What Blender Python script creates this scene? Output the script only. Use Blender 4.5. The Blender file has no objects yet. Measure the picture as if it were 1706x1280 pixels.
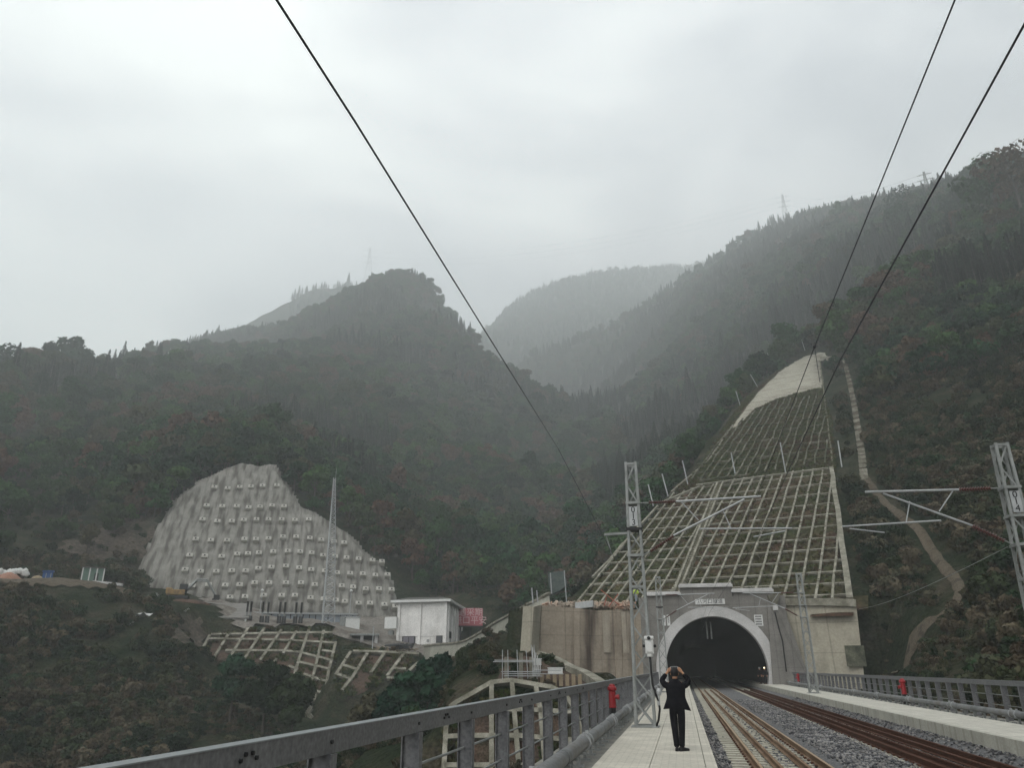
import bpy, math, random
import numpy as np
from mathutils import Vector, Matrix
random.seed(7); rng = np.random.default_rng(7)
S = bpy.context.scene; COL = S.collection
V = Vector
# ------------------------------------------------------------ camera
FPX = 1260.0
PITCH = math.atan(473/FPX); YAW = math.atan(285*math.cos(PITCH)/FPX); CH = 1.62
RT = V((math.cos(YAW), math.sin(YAW), 0))
FW = V((-math.sin(YAW)*math.cos(PITCH), math.cos(YAW)*math.cos(PITCH), math.sin(PITCH)))
UP = RT.cross(FW)
cd = bpy.data.cameras.new("camera"); cam = bpy.data.objects.new("camera", cd); COL.objects.link(cam)
cd.sensor_width = 36; cd.lens = 36*FPX/1706; cd.clip_start = .1; cd.clip_end = 12000
m = Matrix((RT, UP, -FW)).transposed().to_4x4(); m.translation = (0, 0, CH); cam.matrix_world = m
S.camera = cam
S.view_settings.view_transform = 'Standard'; S.view_settings.look = 'None'
S.view_settings.gamma = 1; S.view_settings.exposure = 0.36
S.cycles.max_bounces = 6; S.cycles.diffuse_bounces = 2; S.cycles.glossy_bounces = 2
S.cycles.transparent_max_bounces = 6; S.cycles.volume_bounces = 3; S.cycles.volume_max_steps = 64
S.cycles.use_denoising = True
# ------------------------------------------------------------ world: overcast
SUN_EL, SUN_RZ = math.radians(48), math.radians(200)
W = bpy.data.worlds.new("World"); S.world = W; W.use_nodes = True
nt = W.node_tree; nt.nodes.clear()
def N(t, **k):
    n = nt.nodes.new(t)
    for a, b in k.items(): setattr(n, a, b)
    return n
sky = N('ShaderNodeTexSky', sky_type='NISHITA', sun_disc=False)
sky.sun_elevation = SUN_EL; sky.sun_rotation = SUN_RZ; sky.air_density = 1; sky.dust_density = 3
tc = N('ShaderNodeTexCoord'); mp = N('ShaderNodeMapping'); mp.inputs['Scale'].default_value = (1, 1, 2.2)
mp.inputs['Location'].default_value = (0.3, 0.0, .2)
n1 = N('ShaderNodeTexNoise'); n1.inputs['Scale'].default_value = 1.9; n1.inputs['Detail'].default_value = 5
n1.inputs['Roughness'].default_value = .48; n1.inputs['Distortion'].default_value = .35
cr = N('ShaderNodeValToRGB'); e = cr.color_ramp.elements
e[0].position = .36; e[0].color = (.50, .52, .565, 1); e[1].position = .64; e[1].color = (1.12, 1.15, 1.11, 1)
ex = e.new(.5); ex.color = (.80, .82, .835, 1)
sc_ = N('ShaderNodeVectorMath', operation='SCALE'); sc_.inputs['Scale'].default_value = 9.4
mx = N('ShaderNodeMix', data_type='RGBA'); mx.inputs['Factor'].default_value = .95
bg = N('ShaderNodeBackground'); bg.inputs['Strength'].default_value = .162; wo = N('ShaderNodeOutputWorld')
L = nt.links.new
L(tc.outputs['Generated'], mp.inputs[0]); L(mp.outputs[0], n1.inputs[0]); L(n1.outputs['Fac'], cr.inputs[0])
L(cr.outputs[0], sc_.inputs[0]); L(sky.outputs[0], mx.inputs['A']); L(sc_.outputs[0], mx.inputs['B'])
L(mx.outputs['Result'], bg.inputs[0]); L(bg.outputs[0], wo.inputs[0])
sl = bpy.data.lights.new("sun", 'SUN'); sl.energy = .8; sl.angle = math.radians(25); sl.color = (1, .97, .92)
so = bpy.data.objects.new("sun", sl); COL.objects.link(so)
so.rotation_euler = (math.radians(90)-SUN_EL, 0, math.radians(180)-SUN_RZ)
# ------------------------------------------------------------ pixel rays (photo pixels 1706x1280)
def ray(x, y):
    return RT*((x-853)/FPX) + UP*((640-y)/FPX) + FW
O = V((0, 0, CH))
def at(x, y, Y): d = ray(x, y); return O + d*(Y/d.y)
def atr(x, y, R): d = ray(x, y); return O + d*(R/math.hypot(d.x, d.y))
def atz(x, y, z): d = ray(x, y); return O + d*((z-CH)/d.z)
class Plane:
    def __init__(s, o, az, slope):
        s.o = V(o); h = V((az.x, az.y, 0)).normalized()
        s.row = V((h.y, -h.x, 0)); s.up = h*math.cos(slope) + V((0, 0, math.sin(slope)))
        s.n = s.row.cross(s.up).normalized()
        if s.n.z < 0: s.n = -s.n
    def hit(s, x, y, off=0):
        d = ray(x, y); o = s.o + s.n*off
        return O + d*((o-O).dot(s.n)/d.dot(s.n))
    def uv(s, p): q = V(p)-s.o; return q.dot(s.row), q.dot(s.up)
    def pt(s, u, v, off=0): return s.o + s.row*u + s.up*v + s.n*off
    def z(s, x, y): return s.o.z - (s.n.x*(x-s.o.x) + s.n.y*(y-s.o.y))/s.n.z
# ------------------------------------------------------------ materials
def mat(name, c1, c2=None, c3=None, scale=4, rough=.85, metal=0, bump=0, bscale=None, stretch=(1, 1, 1), spec=.25,
        detail=6, fine=.0, coord='Object', lo=.35, hi=.65):
    M = bpy.data.materials.new(name); M.use_nodes = True; t = M.node_tree; t.nodes.clear()
    def n(ty, **k):
        q = t.nodes.new(ty)
        for a, b in k.items(): setattr(q, a, b)
        return q
    l = t.links.new
    o = n('ShaderNodeOutputMaterial'); p = n('ShaderNodeBsdfPrincipled'); l(p.outputs[0], o.inputs[0])
    p.inputs['Roughness'].default_value = rough; p.inputs['Metallic'].default_value = metal
    p.inputs['Specular IOR Level'].default_value = spec
    c2 = c2 or tuple(v*.8 for v in c1)
    c = n('ShaderNodeTexCoord'); mpp = n('ShaderNodeMapping'); mpp.inputs['Scale'].default_value = stretch
    if coord == 'World':
        g = n('ShaderNodeNewGeometry'); l(g.outputs['Position'], mpp.inputs[0])
    else: l(c.outputs[coord], mpp.inputs[0])
    a = n('ShaderNodeTexNoise'); a.inputs['Scale'].default_value = scale; a.inputs['Detail'].default_value = detail
    a.inputs['Roughness'].default_value = .6
    l(mpp.outputs[0], a.inputs[0]); r = n('ShaderNodeValToRGB'); el = r.color_ramp.elements
    el[0].position = lo; el[0].color = (*c1, 1); el[1].position = hi; el[1].color = (*(c3 or c2), 1)
    if c3: q = el.new((lo+hi)/2); q.color = (*c2, 1)
    l(a.outputs['Fac'], r.inputs[0]); out = r.outputs[0]
    if fine:
        b = n('ShaderNodeTexNoise'); b.inputs['Scale'].default_value = scale*14; b.inputs['Detail'].default_value = 4
        l(mpp.outputs[0], b.inputs[0])
        mr = n('ShaderNodeMapRange'); mr.inputs[1].default_value = .3; mr.inputs[2].default_value = .7
        mr.inputs[3].default_value = 1-fine; mr.inputs[4].default_value = 1+fine; l(b.outputs['Fac'], mr.inputs[0])
        vm = n('ShaderNodeVectorMath', operation='SCALE'); l(out, vm.inputs[0]); l(mr.outputs[0], vm.inputs['Scale'])
        out = vm.outputs[0]
    l(out, p.inputs['Base Color'])
    if bump:
        b2 = n('ShaderNodeTexNoise'); b2.inputs['Scale'].default_value = bscale or scale*5; b2.inputs['Detail'].default_value = 5
        l(mpp.outputs[0], b2.inputs[0]); bp = n('ShaderNodeBump'); bp.inputs['Strength'].default_value = 1
        bp.inputs['Distance'].default_value = bump; l(b2.outputs['Fac'], bp.inputs['Height']); l(bp.outputs[0], p.inputs['Normal'])
    M['bsdf'] = p.name
    return M
# leaves: colour varies by where the plant stands and from plant to plant
def leafmat(name, cols, scale=.012, seed=0.0, rnd=.5):
    M = bpy.data.materials.new(name); M.use_nodes = True; t = M.node_tree; t.nodes.clear(); l = t.links.new
    def n(ty, **k):
        q = t.nodes.new(ty)
        for a, b in k.items(): setattr(q, a, b)
        return q
    o = n('ShaderNodeOutputMaterial'); p = n('ShaderNodeBsdfPrincipled'); l(p.outputs[0], o.inputs[0])
    p.inputs['Roughness'].default_value = .8; p.inputs['Specular IOR Level'].default_value = .12
    oi = n('ShaderNodeObjectInfo'); ns = n('ShaderNodeTexNoise'); ns.inputs['Scale'].default_value = scale; ns.inputs['Detail'].default_value = 3
    ad = n('ShaderNodeVectorMath', operation='ADD'); ad.inputs[1].default_value = (seed, seed*2, 0)
    l(oi.outputs['Location'], ad.inputs[0]); l(ad.outputs[0], ns.inputs[0])
    m1 = n('ShaderNodeMath', operation='MULTIPLY_ADD'); l(oi.outputs['Random'], m1.inputs[0]); m1.inputs[1].default_value = rnd
    m1.inputs[2].default_value = -rnd/2
    m2 = n('ShaderNodeMath', operation='ADD'); l(ns.outputs['Fac'], m2.inputs[0]); l(m1.outputs[0], m2.inputs[1])
    r = n('ShaderNodeValToRGB'); el = r.color_ramp.elements; k = len(cols)
    el[0].position = .22; el[0].color = (*cols[0], 1); el[1].position = .78; el[1].color = (*cols[-1], 1)
    for i in range(1, k-1): q = el.new(.22+.56*i/(k-1)); q.color = (*cols[i], 1)
    l(m2.outputs[0], r.inputs[0])
    g = n('ShaderNodeNewGeometry'); b = n('ShaderNodeTexNoise'); b.inputs['Scale'].default_value = .9; b.inputs['Detail'].default_value = 4
    l(g.outputs['Position'], b.inputs[0]); mr = n('ShaderNodeMapRange'); mr.inputs[1].default_value = .35; mr.inputs[2].default_value = .65
    mr.inputs[3].default_value = .72; mr.inputs[4].default_value = 1.35; l(b.outputs['Fac'], mr.inputs[0])
    vm = n('ShaderNodeVectorMath', operation='SCALE'); l(r.outputs[0], vm.inputs[0]); l(mr.outputs[0], vm.inputs['Scale'])
    l(vm.outputs[0], p.inputs['Base Color'])
    return M
# ------------------------------------------------------------ mesh builder
ROOTLOC = {}
class MB:
    def __init__(s): s.v = []; s.f = []; s.mi = []; s.cur = 0
    def add(s, vs, fs):
        b = len(s.v); s.v += [tuple(q) for q in vs]; s.f += [tuple(b+i for i in f) for f in fs]; s.mi += [s.cur]*len(fs); return s
    def quad(s, a, b, c, d): return s.add([a, b, c, d], [(0, 1, 2, 3)])
    def obox(s, c, ax, ay, az):
        c = V(c); ax = V(ax); ay = V(ay); az = V(az); vs = []
        for i in (-1, 1):
            for j in (-1, 1):
                for k in (-1, 1): vs.append(c + ax*i + ay*j + az*k)
        fs = [(0, 1, 3, 2), (4, 6, 7, 5), (0, 4, 5, 1), (2, 3, 7, 6), (0, 2, 6, 4), (1, 5, 7, 3)]
        if ax.cross(ay).dot(az) < 0: fs = [f[::-1] for f in fs]
        return s.add(vs, fs)
    def box(s, x0, x1, y0, y1, z0, z1):
        return s.obox(((x0+x1)/2, (y0+y1)/2, (z0+z1)/2), ((x1-x0)/2, 0, 0), (0, (y1-y0)/2, 0), (0, 0, (z1-z0)/2))
    def beam(s, a, b, w, h, up=(0, 0, 1)):
        a = V(a); b = V(b); d = b-a
        if d.length < 1e-6: return s
        u = V(up); sd = d.cross(u)
        if sd.length < 1e-6: sd = d.cross(V((1, 0, 0)))
        sd.normalize(); u = sd.cross(d).normalized()
        return s.obox((a+b)/2, d/2, sd*(w/2), u*(h/2))
    def tube(s, pts, r, n=8, rs=None, cap=True):
        pts = [V(p) for p in pts]; vs = []; fs = []
        for i, p in enumerate(pts):
            t = (pts[min(i+1, len(pts)-1)] - pts[max(i-1, 0)]).normalized()
            a = t.cross(V((0, 0, 1)))
            if a.length < .05: a = t.cross(V((0, 1, 0)))
            a.normalize(); b = t.cross(a); rr = rs[i] if rs else r
            for k in range(n):
                th = 2*math.pi*k/n; vs.append(p + a*(math.cos(th)*rr) + b*(math.sin(th)*rr))
        for i in range(len(pts)-1):
            for k in range(n):
                k2 = (k+1) % n; fs.append((i*n+k, i*n+k2, (i+1)*n+k2, (i+1)*n+k))
        if cap: fs.append(tuple(range(n))[::-1]); fs.append(tuple((len(pts)-1)*n+k for k in range(n)))
        return s.add(vs, fs)
    def lathe(s, prof, c, n=16, ax=(0, 0, 1)):
        c = V(c); ax = V(ax).normalized(); a = ax.cross(V((0, 1, 0)))
        if a.length < .1: a = ax.cross(V((1, 0, 0)))
        a.normalize(); b = ax.cross(a); vs = []; fs = []
        for r, z in prof:
            for k in range(n):
                th = 2*math.pi*k/n; vs.append(c + ax*z + a*(math.cos(th)*r) + b*(math.sin(th)*r))
        for i in range(len(prof)-1):
            for k in range(n):
                k2 = (k+1) % n; fs.append((i*n+k, i*n+k2, (i+1)*n+k2, (i+1)*n+k))
        fs.append(tuple(range(n))[::-1]); fs.append(tuple((len(prof)-1)*n+k for k in range(n)))
        return s.add(vs, fs)
    def prism(s, poly, z0, z1):
        n = len(poly); vs = [(x, y, z0) for x, y in poly] + [(x, y, z1) for x, y in poly]
        ar = sum(poly[i][0]*poly[(i+1) % n][1]-poly[(i+1) % n][0]*poly[i][1] for i in range(n))
        fs = [tuple(range(n))[::-1], tuple(range(n, 2*n))] + [(i, (i+1) % n, n+(i+1) % n, n+i) for i in range(n)]
        if ar < 0: fs = [f[::-1] for f in fs]
        return s.add(vs, fs)
    def build(s, name, m, parent=None, smooth=False, bevel=0, origin=None):
        if origin is None:
            if parent is not None: origin = ROOTLOC.get(parent.name, V((0, 0, 0)))
            else:
                a = np.array(s.v) if s.v else np.zeros((1, 3)); origin = V(((a[:, 0].min()+a[:, 0].max())/2, (a[:, 1].min()+a[:, 1].max())/2, a[:, 2].min()))
        me = bpy.data.meshes.new(name); ox, oy, oz = origin
        me.from_pydata([(x-ox, y-oy, z-oz) for x, y, z in s.v], [], s.f)
        for q in (m if isinstance(m, (list, tuple)) else [m]): me.materials.append(q)
        if any(s.mi): me.polygons.foreach_set('material_index', s.mi)
        if smooth: me.polygons.foreach_set('use_smooth', [True]*len(me.polygons))
        me.update(); o = bpy.data.objects.new(name, me); COL.objects.link(o)
        if parent is not None:
            o.parent = parent; ROOTLOC[o.name] = V(origin)
        else: o.location = origin; ROOTLOC[o.name] = V(origin)
        if bevel:
            b = o.modifiers.new('b', 'BEVEL'); b.width = bevel; b.segments = 2; b.limit_method = 'ANGLE'
        return o
def tag(o, label=None, cat=None, group=None, kind=None):
    if label: o['label'] = label
    if cat: o['category'] = cat
    if group: o['group'] = group
    if kind: o['kind'] = kind
    return o
def thing(name, label, cat, loc, group=None):
    o = bpy.data.objects.new(name, None); COL.objects.link(o); o.location = loc; o.empty_display_size = .3
    ROOTLOC[o.name] = V(loc); return tag(o, label, cat, group)
def copytree(o, delta, label=None, par=None):
    c = o.copy(); COL.objects.link(c)
    if par is None:
        c.location = V(o.location) + V(delta); ROOTLOC[c.name] = V(c.location)
        if label: c['label'] = label
    else: c.parent = par
    for ch in list(o.children): copytree(ch, delta, None, c)
    return c
# ------------------------------------------------------------ noise in numpy
def _h(ix, iy, s): 
    q = np.sin(ix*127.1+iy*311.7+s*74.7)*43758.5453; return q-np.floor(q)
def vnoise(x, y, s=0):
    ix = np.floor(x); iy = np.floor(y); fx = x-ix; fy = y-iy; fx = fx*fx*(3-2*fx); fy = fy*fy*(3-2*fy)
    return (_h(ix, iy, s)*(1-fx)+_h(ix+1, iy, s)*fx)*(1-fy)+(_h(ix, iy+1, s)*(1-fx)+_h(ix+1, iy+1, s)*fx)*fy
def fbm(x, y, o=4, s=0):
    r = 0; a = .5
    for i in range(o): r = r+a*(vnoise(x, y, s+i)-.5); x = x*2.03+5.1; y = y*2.03+1.7; a *= .5
    return r
def inpoly(x, y, P):
    x = np.asarray(x, float); y = np.asarray(y, float); c = np.zeros(x.shape, bool); n = len(P)
    for i in range(n):
        x1, y1 = P[i][0], P[i][1]; x2, y2 = P[i-1][0], P[i-1][1]
        k = ((y1 > y) != (y2 > y)) & (x < (x2-x1)*(y-y1)/((y2-y1) if y2 != y1 else 1e-9)+x1); c ^= k
    return c
def dpoly(x, y, P):  # distance to polygon boundary
    d = np.full(np.shape(x), 1e9)
    for i in range(len(P)):
        ax, ay = P[i][0], P[i][1]; bx, by = P[i-1][0]-ax, P[i-1][1]-ay
        t = np.clip(((x-ax)*bx+(y-ay)*by)/(bx*bx+by*by+1e-9), 0, 1); d = np.minimum(d, np.hypot(x-ax-t*bx, y-ay-t*by))
    return d
# ------------------------------------------------------------ the engineered slopes as planes
up0 = ray(1438, 416)
LAT = Plane(at(1250, 1003, 91.5), up0, math.atan2(up0.z, math.hypot(up0.x, up0.y)))
ANC = Plane(atr(450, 1000, 186), ray(470, 1113), math.radians(50))
MID = Plane(atr(450, 1052, 150), ray(700, 1113), math.radians(42))
MI2 = Plane(atr(630, 1082, 138), ray(760, 1113), math.radians(40))
PIT = Plane(atr(840, 1134, 58), ray(860, 1113), math.radians(62))
LATP = [(940, 1012), (985, 965), (1040, 905), (1100, 840), (1160, 780), (1190, 730), (1235, 668), (1290, 620), (1340, 597), (1368, 592),
        (1372, 640), (1392, 700), (1400, 780), (1408, 880), (1424, 1006)]
ANCP = [(228, 985), (232, 940), (262, 880), (285, 830), (330, 795), (375, 775), (405, 767), (430, 772), (458, 768), (478, 800), (508, 840),
        (545, 860), (580, 882), (610, 915), (642, 935), (655, 965), (668, 1000), (672, 1040), (560, 1030), (400, 1008)]
pl = lambda P, poly: [P.hit(x, y) for x, y in poly]
LATW = pl(LAT, LATP); ANCW = pl(ANC, ANCP)
# ------------------------------------------------------------ terrain control points
CP = []
def cp(lst, dz=0):
    for x, y, R in lst: p = atr(x, y, R); CP.append((p.x, p.y, p.z+dz))
def cw(*l): CP.extend(l)
# left mountain
cp([(665, 478, 1150), (640, 487, 1170), (600, 508, 1150), (550, 530, 1100), (500, 548, 1050), (450, 562, 1000), (600, 484, 1900), (560, 488, 1900), (500, 503, 1900), (440, 524, 1800), (380, 548, 1500), (320, 566, 1150), (240, 590, 820), (180, 616, 650), (110, 632, 560), (0, 626, 520),
    (-150, 570, 520), (-300, 560, 500), (700, 492, 1090), (740, 525, 1010), (800, 588, 860), (850, 632, 760), (885, 668, 660), (940, 735, 560), (985, 820, 440), (965, 915, 300)], -4)
cp([(650, 600, 660), (650, 700, 480), (650, 780, 380), (650, 860, 280), (720, 950, 215), (680, 985, 195), (800, 900, 250), (800, 780, 400), (870, 1000, 180), (760, 1010, 178),
    (400, 620, 620), (400, 700, 400), (300, 660, 480), (200, 700, 400), (560, 640, 560), (500, 600, 800), (550, 780, 300), (600, 850, 250),
    (60, 700, 400), (0, 780, 320), (120, 800, 270), (200, 820, 240), (60, 880, 215), (150, 900, 200), (0, 920, 190), (-150, 850, 220), (-150, 950, 160),
    (430, 748, 250), (330, 775, 240), (250, 850, 215), (500, 800, 245), (560, 850, 232), (655, 930, 205)])
# behind the left mountain
for x, R in ((690, 1450), (450, 2300), (560, 2350), (180, 950), (0, 800), (-300, 800), (800, 1000), (900, 850)):
    p = atr(x, 1113, R); CP.append((p.x, p.y, 150 if x < 700 else 60))
# far mountain
cp([(790, 575, 2300), (840, 522, 2500), (880, 512, 2650), (930, 506, 2800), (1000, 500, 2850), (1060, 494, 2900), (1130, 484, 2900), (1230, 470, 2900), (1300, 460, 2900), (1180, 520, 2300), (1240, 500, 2200),
    (860, 610, 1450), (920, 610, 1350), (1000, 570, 1600), (900, 540, 2000), (960, 690, 950), (1000, 660, 1100), (1080, 560, 1700)], -6)
for x in (700, 900, 1100, 1300): p = atr(x, 1113, 3500); CP.append((p.x, p.y, 500))
# right mountain
cp([(1180, 478, 1700), (1215, 434, 1600), (1250, 406, 1500), (1290, 378, 1400), (1350, 362, 1150), (1430, 355, 860), (1500, 358, 600), (1580, 358, 500), (1640, 362, 420),
    (1706, 372, 350), (1800, 360, 330), (1950, 260, 330), (2200, 250, 330)], -3)
cp([(1100, 620, 780), (1150, 530, 950), (1060, 700, 600), (1030, 770, 450), (1010, 850, 330), (1120, 640, 640), (1180, 690, 440), (1120, 760, 330), (1060, 860, 240),
    (1250, 570, 560), (1350, 480, 560), (1500, 480, 380), (1650, 450, 280), (1420, 560, 290), (1520, 600, 215), (1650, 600, 180), (1780, 500, 220),
    (1450, 680, 170), (1560, 750, 135), (1700, 750, 125), (1850, 700, 120), (1450, 800, 130), (1440, 900, 105), (1440, 1000, 93), (1560, 880, 100), (1600, 980, 84), (1700, 900, 90),
    (1480, 1060, 84), (1480, 1125, 76), (1560, 1120, 70), (1640, 1120, 62), (1706, 1080, 60), (1850, 1000, 60), (1706, 1150, 48), (1900, 1120, 40)])
for x, y, R in ((1240, 700, 330), (1180, 760, 260), (1100, 850, 200), (1040, 920, 160), (990, 980, 130), (950, 1010, 116)):
    p = atr(x-30, y+40, R*1.0); CP.append((p.x, p.y, p.z-6))
cp([(1365, 575, 260), (1320, 590, 290), (1420, 600, 235)])
# terrace at the left, the left bank, the platform
cp([(0, 966, 168), (120, 968, 168), (210, 982, 166), (-200, 960, 170), (100, 970, 180), (260, 1000, 165), (330, 1002, 160), (330, 1000, 178),
    (0, 1080, 142), (0, 1180, 124), (0, 1280, 110), (-200, 1150, 120), (150, 1080, 140), (150, 1180, 122), (200, 1280, 106), (300, 1080, 138), (300, 1180, 120), (350, 1250, 104),
    (380, 1160, 128), (430, 1200, 120), (470, 1235, 114), (490, 1250, 106), (560, 1250, 104), (600, 1235, 104), (650, 1215, 92), (700, 1130, 100), (760, 1130, 92), (700, 1200, 82),
    (400, 1050, 153), (500, 1050, 152), (590, 1056, 150), (500, 1030, 172), (620, 1070, 148), (700, 1078, 150), (760, 1080, 150), (740, 1060, 172), (600, 1040, 174)])
# by the concrete wall, the excavation and the bridge
cp([(860, 1095, 78), (900, 1110, 72), (960, 1120, 68), (860, 1133, 62), (760, 1160, 62), (940, 1133, 61), (820, 1090, 95), (850, 1060, 104)])
cw((-9, 45, -9), (-14, 35, -18), (-20, 20, -24), (-10, 20, -22), (-30, 40, -18), (-40, 20, -26), (-60, 30, -20), (-80, 10, -20), (-5, 60, -4), (-5, 75, -2.6), (-3, 82, -2.2),
   (4, 20, -20), (4, 40, -12), (4, 60, -6), (4, 78, -3), (4, 0, -22), (12, 70, -2), (14, 50, -2.5), (15, 30, -3), (16, 10, -5), (24, 10, 0), (30, -10, 4), (0, -40, -20), (-60, -40, -20), (60, -40, 25), (80, 20, 40), (120, 60, 80))
cw((-300, -100, 0), (300, -200, 150), (0, -300, -10), (600, 200, 330), (800, 900, 420), (-900, 300, 200), (-900, 1000, 260), (-600, 0, 90), (-350, 120, 60))
for u in range(0, 7):
    for w in range(0, 7): pass
def polysamp(P, W, step, dz=0):
    xs = [p.x for p in W]; ys = [p.y for p in W]
    for X in np.arange(min(xs), max(xs), step):
        for Y in np.arange(min(ys), max(ys), step):
            if inpoly(np.array([X]), np.array([Y]), W)[0]: CP.append((X, Y, P.z(X, Y)+dz))
polysamp(LAT, LATW, 13); polysamp(ANC, ANCW, 14)
C_ = np.array(CP)
def phi(d2): return np.sqrt(d2+14.0**2)
A_ = phi((C_[:, None, 0]-C_[None, :, 0])**2+(C_[:, None, 1]-C_[None, :, 1])**2)
n_ = len(C_); PB = np.c_[np.ones(n_), C_[:, 0]/1000, C_[:, 1]/1000]
A2 = np.block([[A_+np.eye(n_)*-.15, PB], [PB.T, np.zeros((3, 3))]])
W_ = np.linalg.solve(A2, np.r_[C_[:, 2], 0, 0, 0])
MIDP = [(336, 1095), (350, 1058), (440, 1046), (540, 1048), (562, 1068), (558, 1110), (585, 1150), (565, 1215), (500, 1215), (488, 1130), (440, 1118), (380, 1116)]
MIDW = pl(MID, MIDP)
MI2P = [(556, 1135), (590, 1082), (640, 1086), (700, 1090), (672, 1135), (640, 1136), (610, 1155), (570, 1170)]
MI2W = pl(MI2, MI2P)
PITP = [(735, 1300), (742, 1200), (770, 1165), (822, 1136), (855, 1134), (925, 1145), (955, 1180), (975, 1300)]
PITW = pl(PIT, PITP)
def sstep(a, b, x): t = np.clip((x-a)/(b-a), 0, 1); return t*t*(3-2*t)
def height(x, y, rough=True):
    x = np.asarray(x, float); y = np.asarray(y, float); sh = x.shape; x = x.ravel(); y = y.ravel(); z = np.empty_like(x)
    for i in range(0, len(x), 20000):
        X = x[i:i+20000]; Y = y[i:i+20000]
        z[i:i+20000] = phi((X[:, None]-C_[None, :, 0])**2+(Y[:, None]-C_[None, :, 1])**2) @ W_[:n_] + W_[n_]+W_[n_+1]*X/1000+W_[n_+2]*Y/1000
    R = np.hypot(x, y)
    if rough:
        z += fbm(x/7, y/7, 4)*1.6*sstep(30, 130, R)
        z += fbm(x/60, y/60, 4, 9)*15*sstep(250, 700, R) + fbm(x/22, y/22, 3, 5)*6*sstep(200, 500, R) + (.22-np.abs(fbm(x/110+3, y/110, 3, 15)))*sstep(350, 900, R)*np.minimum(R, 1600)*np.where(x < -R*.03, .016, .03)
    for P, Wp, off in ((LAT, LATW, -.25), (ANC, ANCW, -2.4), (MID, MIDW, -.5), (MI2, MI2W, -.5), (PIT, PITW, -.6)):
        k = inpoly(x, y, Wp); d = dpoly(x, y, Wp); w = np.where(k, 1, 1-sstep(0, 5 if P is not PIT else 2, d))
        z = z*(1-w)+(P.z(x, y)+off)*w
    # the bank drops away below the two small lattices
    for (xa, xb, yy, Rm) in ((485, 720, 1222, 127), (345, 485, 1130, 140)):
        a0 = math.atan2(*ray(xa, 1113).xy); a1 = math.atan2(*ray(xb, 1113).xy); az = np.arctan2(x, y); c9 = ray((xa+xb)/2, yy); sl9 = c9.z/math.hypot(c9.x, c9.y)
        w9 = sstep(a0-.03, a0+.01, az)*(1-sstep(a1-.01, a1+.03, az))*(1-sstep(Rm-6, Rm+4, R))*sstep(50, 70, R); z = z*(1-w9)+np.minimum(z, CH+R*sl9-1.2)*w9
    # railway corridor: below the deck, then over the tunnel
    w = (1-sstep(0, 4, np.maximum(np.maximum(-4-x, x-12.5), 0)))*(y < 89.6)
    z = np.where(w > 0, np.minimum(z, z*(1-w)+(-3.2)*w), z)
    w2 = (1-sstep(0, 4, np.maximum(np.maximum(12-x, x-18.5), 0)))*(y < 89.6)*sstep(72, 79, y); z = np.where(w2 > 0, np.minimum(z, z*(1-w2)+(-1.5)*w2), z)
    k = (x > -20) & (x < 20) & (y > 91) & (y < 100); z = np.where(k & ~inpoly(x, y, LATW), np.maximum(z, 8.0), z)
    k = (x > -3.5) & (x < 11) & (y > 91); z = np.where(k, np.maximum(z, 8.6), z)
    return z.reshape(sh)
def H1(x, y): return float(height(np.array([x]), np.array([y]))[0])
# pick the terrain point seen at a photo pixel
def onground(px, py, r0=20, r1=2200):
    d = ray(px, py); h = math.hypot(d.x, d.y); rs = r0*(r1/r0)**np.linspace(0, 1, 500)
    X = d.x/h*rs; Y = d.y/h*rs; Z = CH+d.z/h*rs; g = height(X, Y)-Z
    k = np.where((g[1:] > 0) & (g[:-1] <= 0))[0]
    if len(k) == 0: return None
    i = k[0]; t = -g[i]/(g[i+1]-g[i]); r = rs[i]+t*(rs[i+1]-rs[i]); return V((d.x/h*r, d.y/h*r, CH+d.z/h*r))
th = np.radians(np.concatenate([np.linspace(-180, -62, 60)[:-1], np.linspace(-62, 40, 560), np.linspace(40, 180, 70)[1:]]))
rr = np.concatenate([[3], 14*(3900/14)**np.linspace(0, 1, 400)])
TX = np.sin(th)[None, :]*rr[:, None]; TY = np.cos(th)[None, :]*rr[:, None]; TZ = height(TX, TY)
nr, na = TX.shape
tv = np.stack([TX, TY, TZ], -1).reshape(-1, 3)
ii, jj = np.meshgrid(np.arange(nr-1), np.arange(na-1), indexing='ij'); a0 = (ii*na+jj).ravel()
tf = np.stack([a0, a0+1, a0+na+1, a0+na], 1)
fc = tv[tf].mean(1); fspan = tv[tf][:, :, 2].max(1)-tv[tf][:, :, 2].min(1)
keep = ~((fc[:, 0] > -3.2) & (fc[:, 0] < 10.2) & (fc[:, 1] > 86) & (fc[:, 1] < 94) & ((fspan > 2) | (fc[:, 2] < 7.5)))
tf = tf[keep]
MT = {}
MT['ground'] = mat('undergrowth', (.007, .015, .006), (.019, .024, .012), (.046, .040, .027), scale=.22, detail=10, rough=1, bump=.5, bscale=1.6, fine=.5, coord='World', spec=.05)
me = bpy.data.meshes.new('terrain'); me.vertices.add(len(tv)); me.vertices.foreach_set('co', tv.ravel())
me.loops.add(tf.size); me.loops.foreach_set('vertex_index', tf.ravel()); me.polygons.add(len(tf))
me.polygons.foreach_set('loop_start', np.arange(0, tf.size, 4)); me.polygons.foreach_set('loop_total', np.full(len(tf), 4))
me.polygons.foreach_set('use_smooth', np.ones(len(tf), bool)); me.update(calc_edges=True); me.validate()
me.materials.append(MT['ground'])
terrain = tag(bpy.data.objects.new('terrain', me), 'steep mountain slopes round the gorge', None, None, 'structure'); COL.objects.link(terrain)
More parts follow.
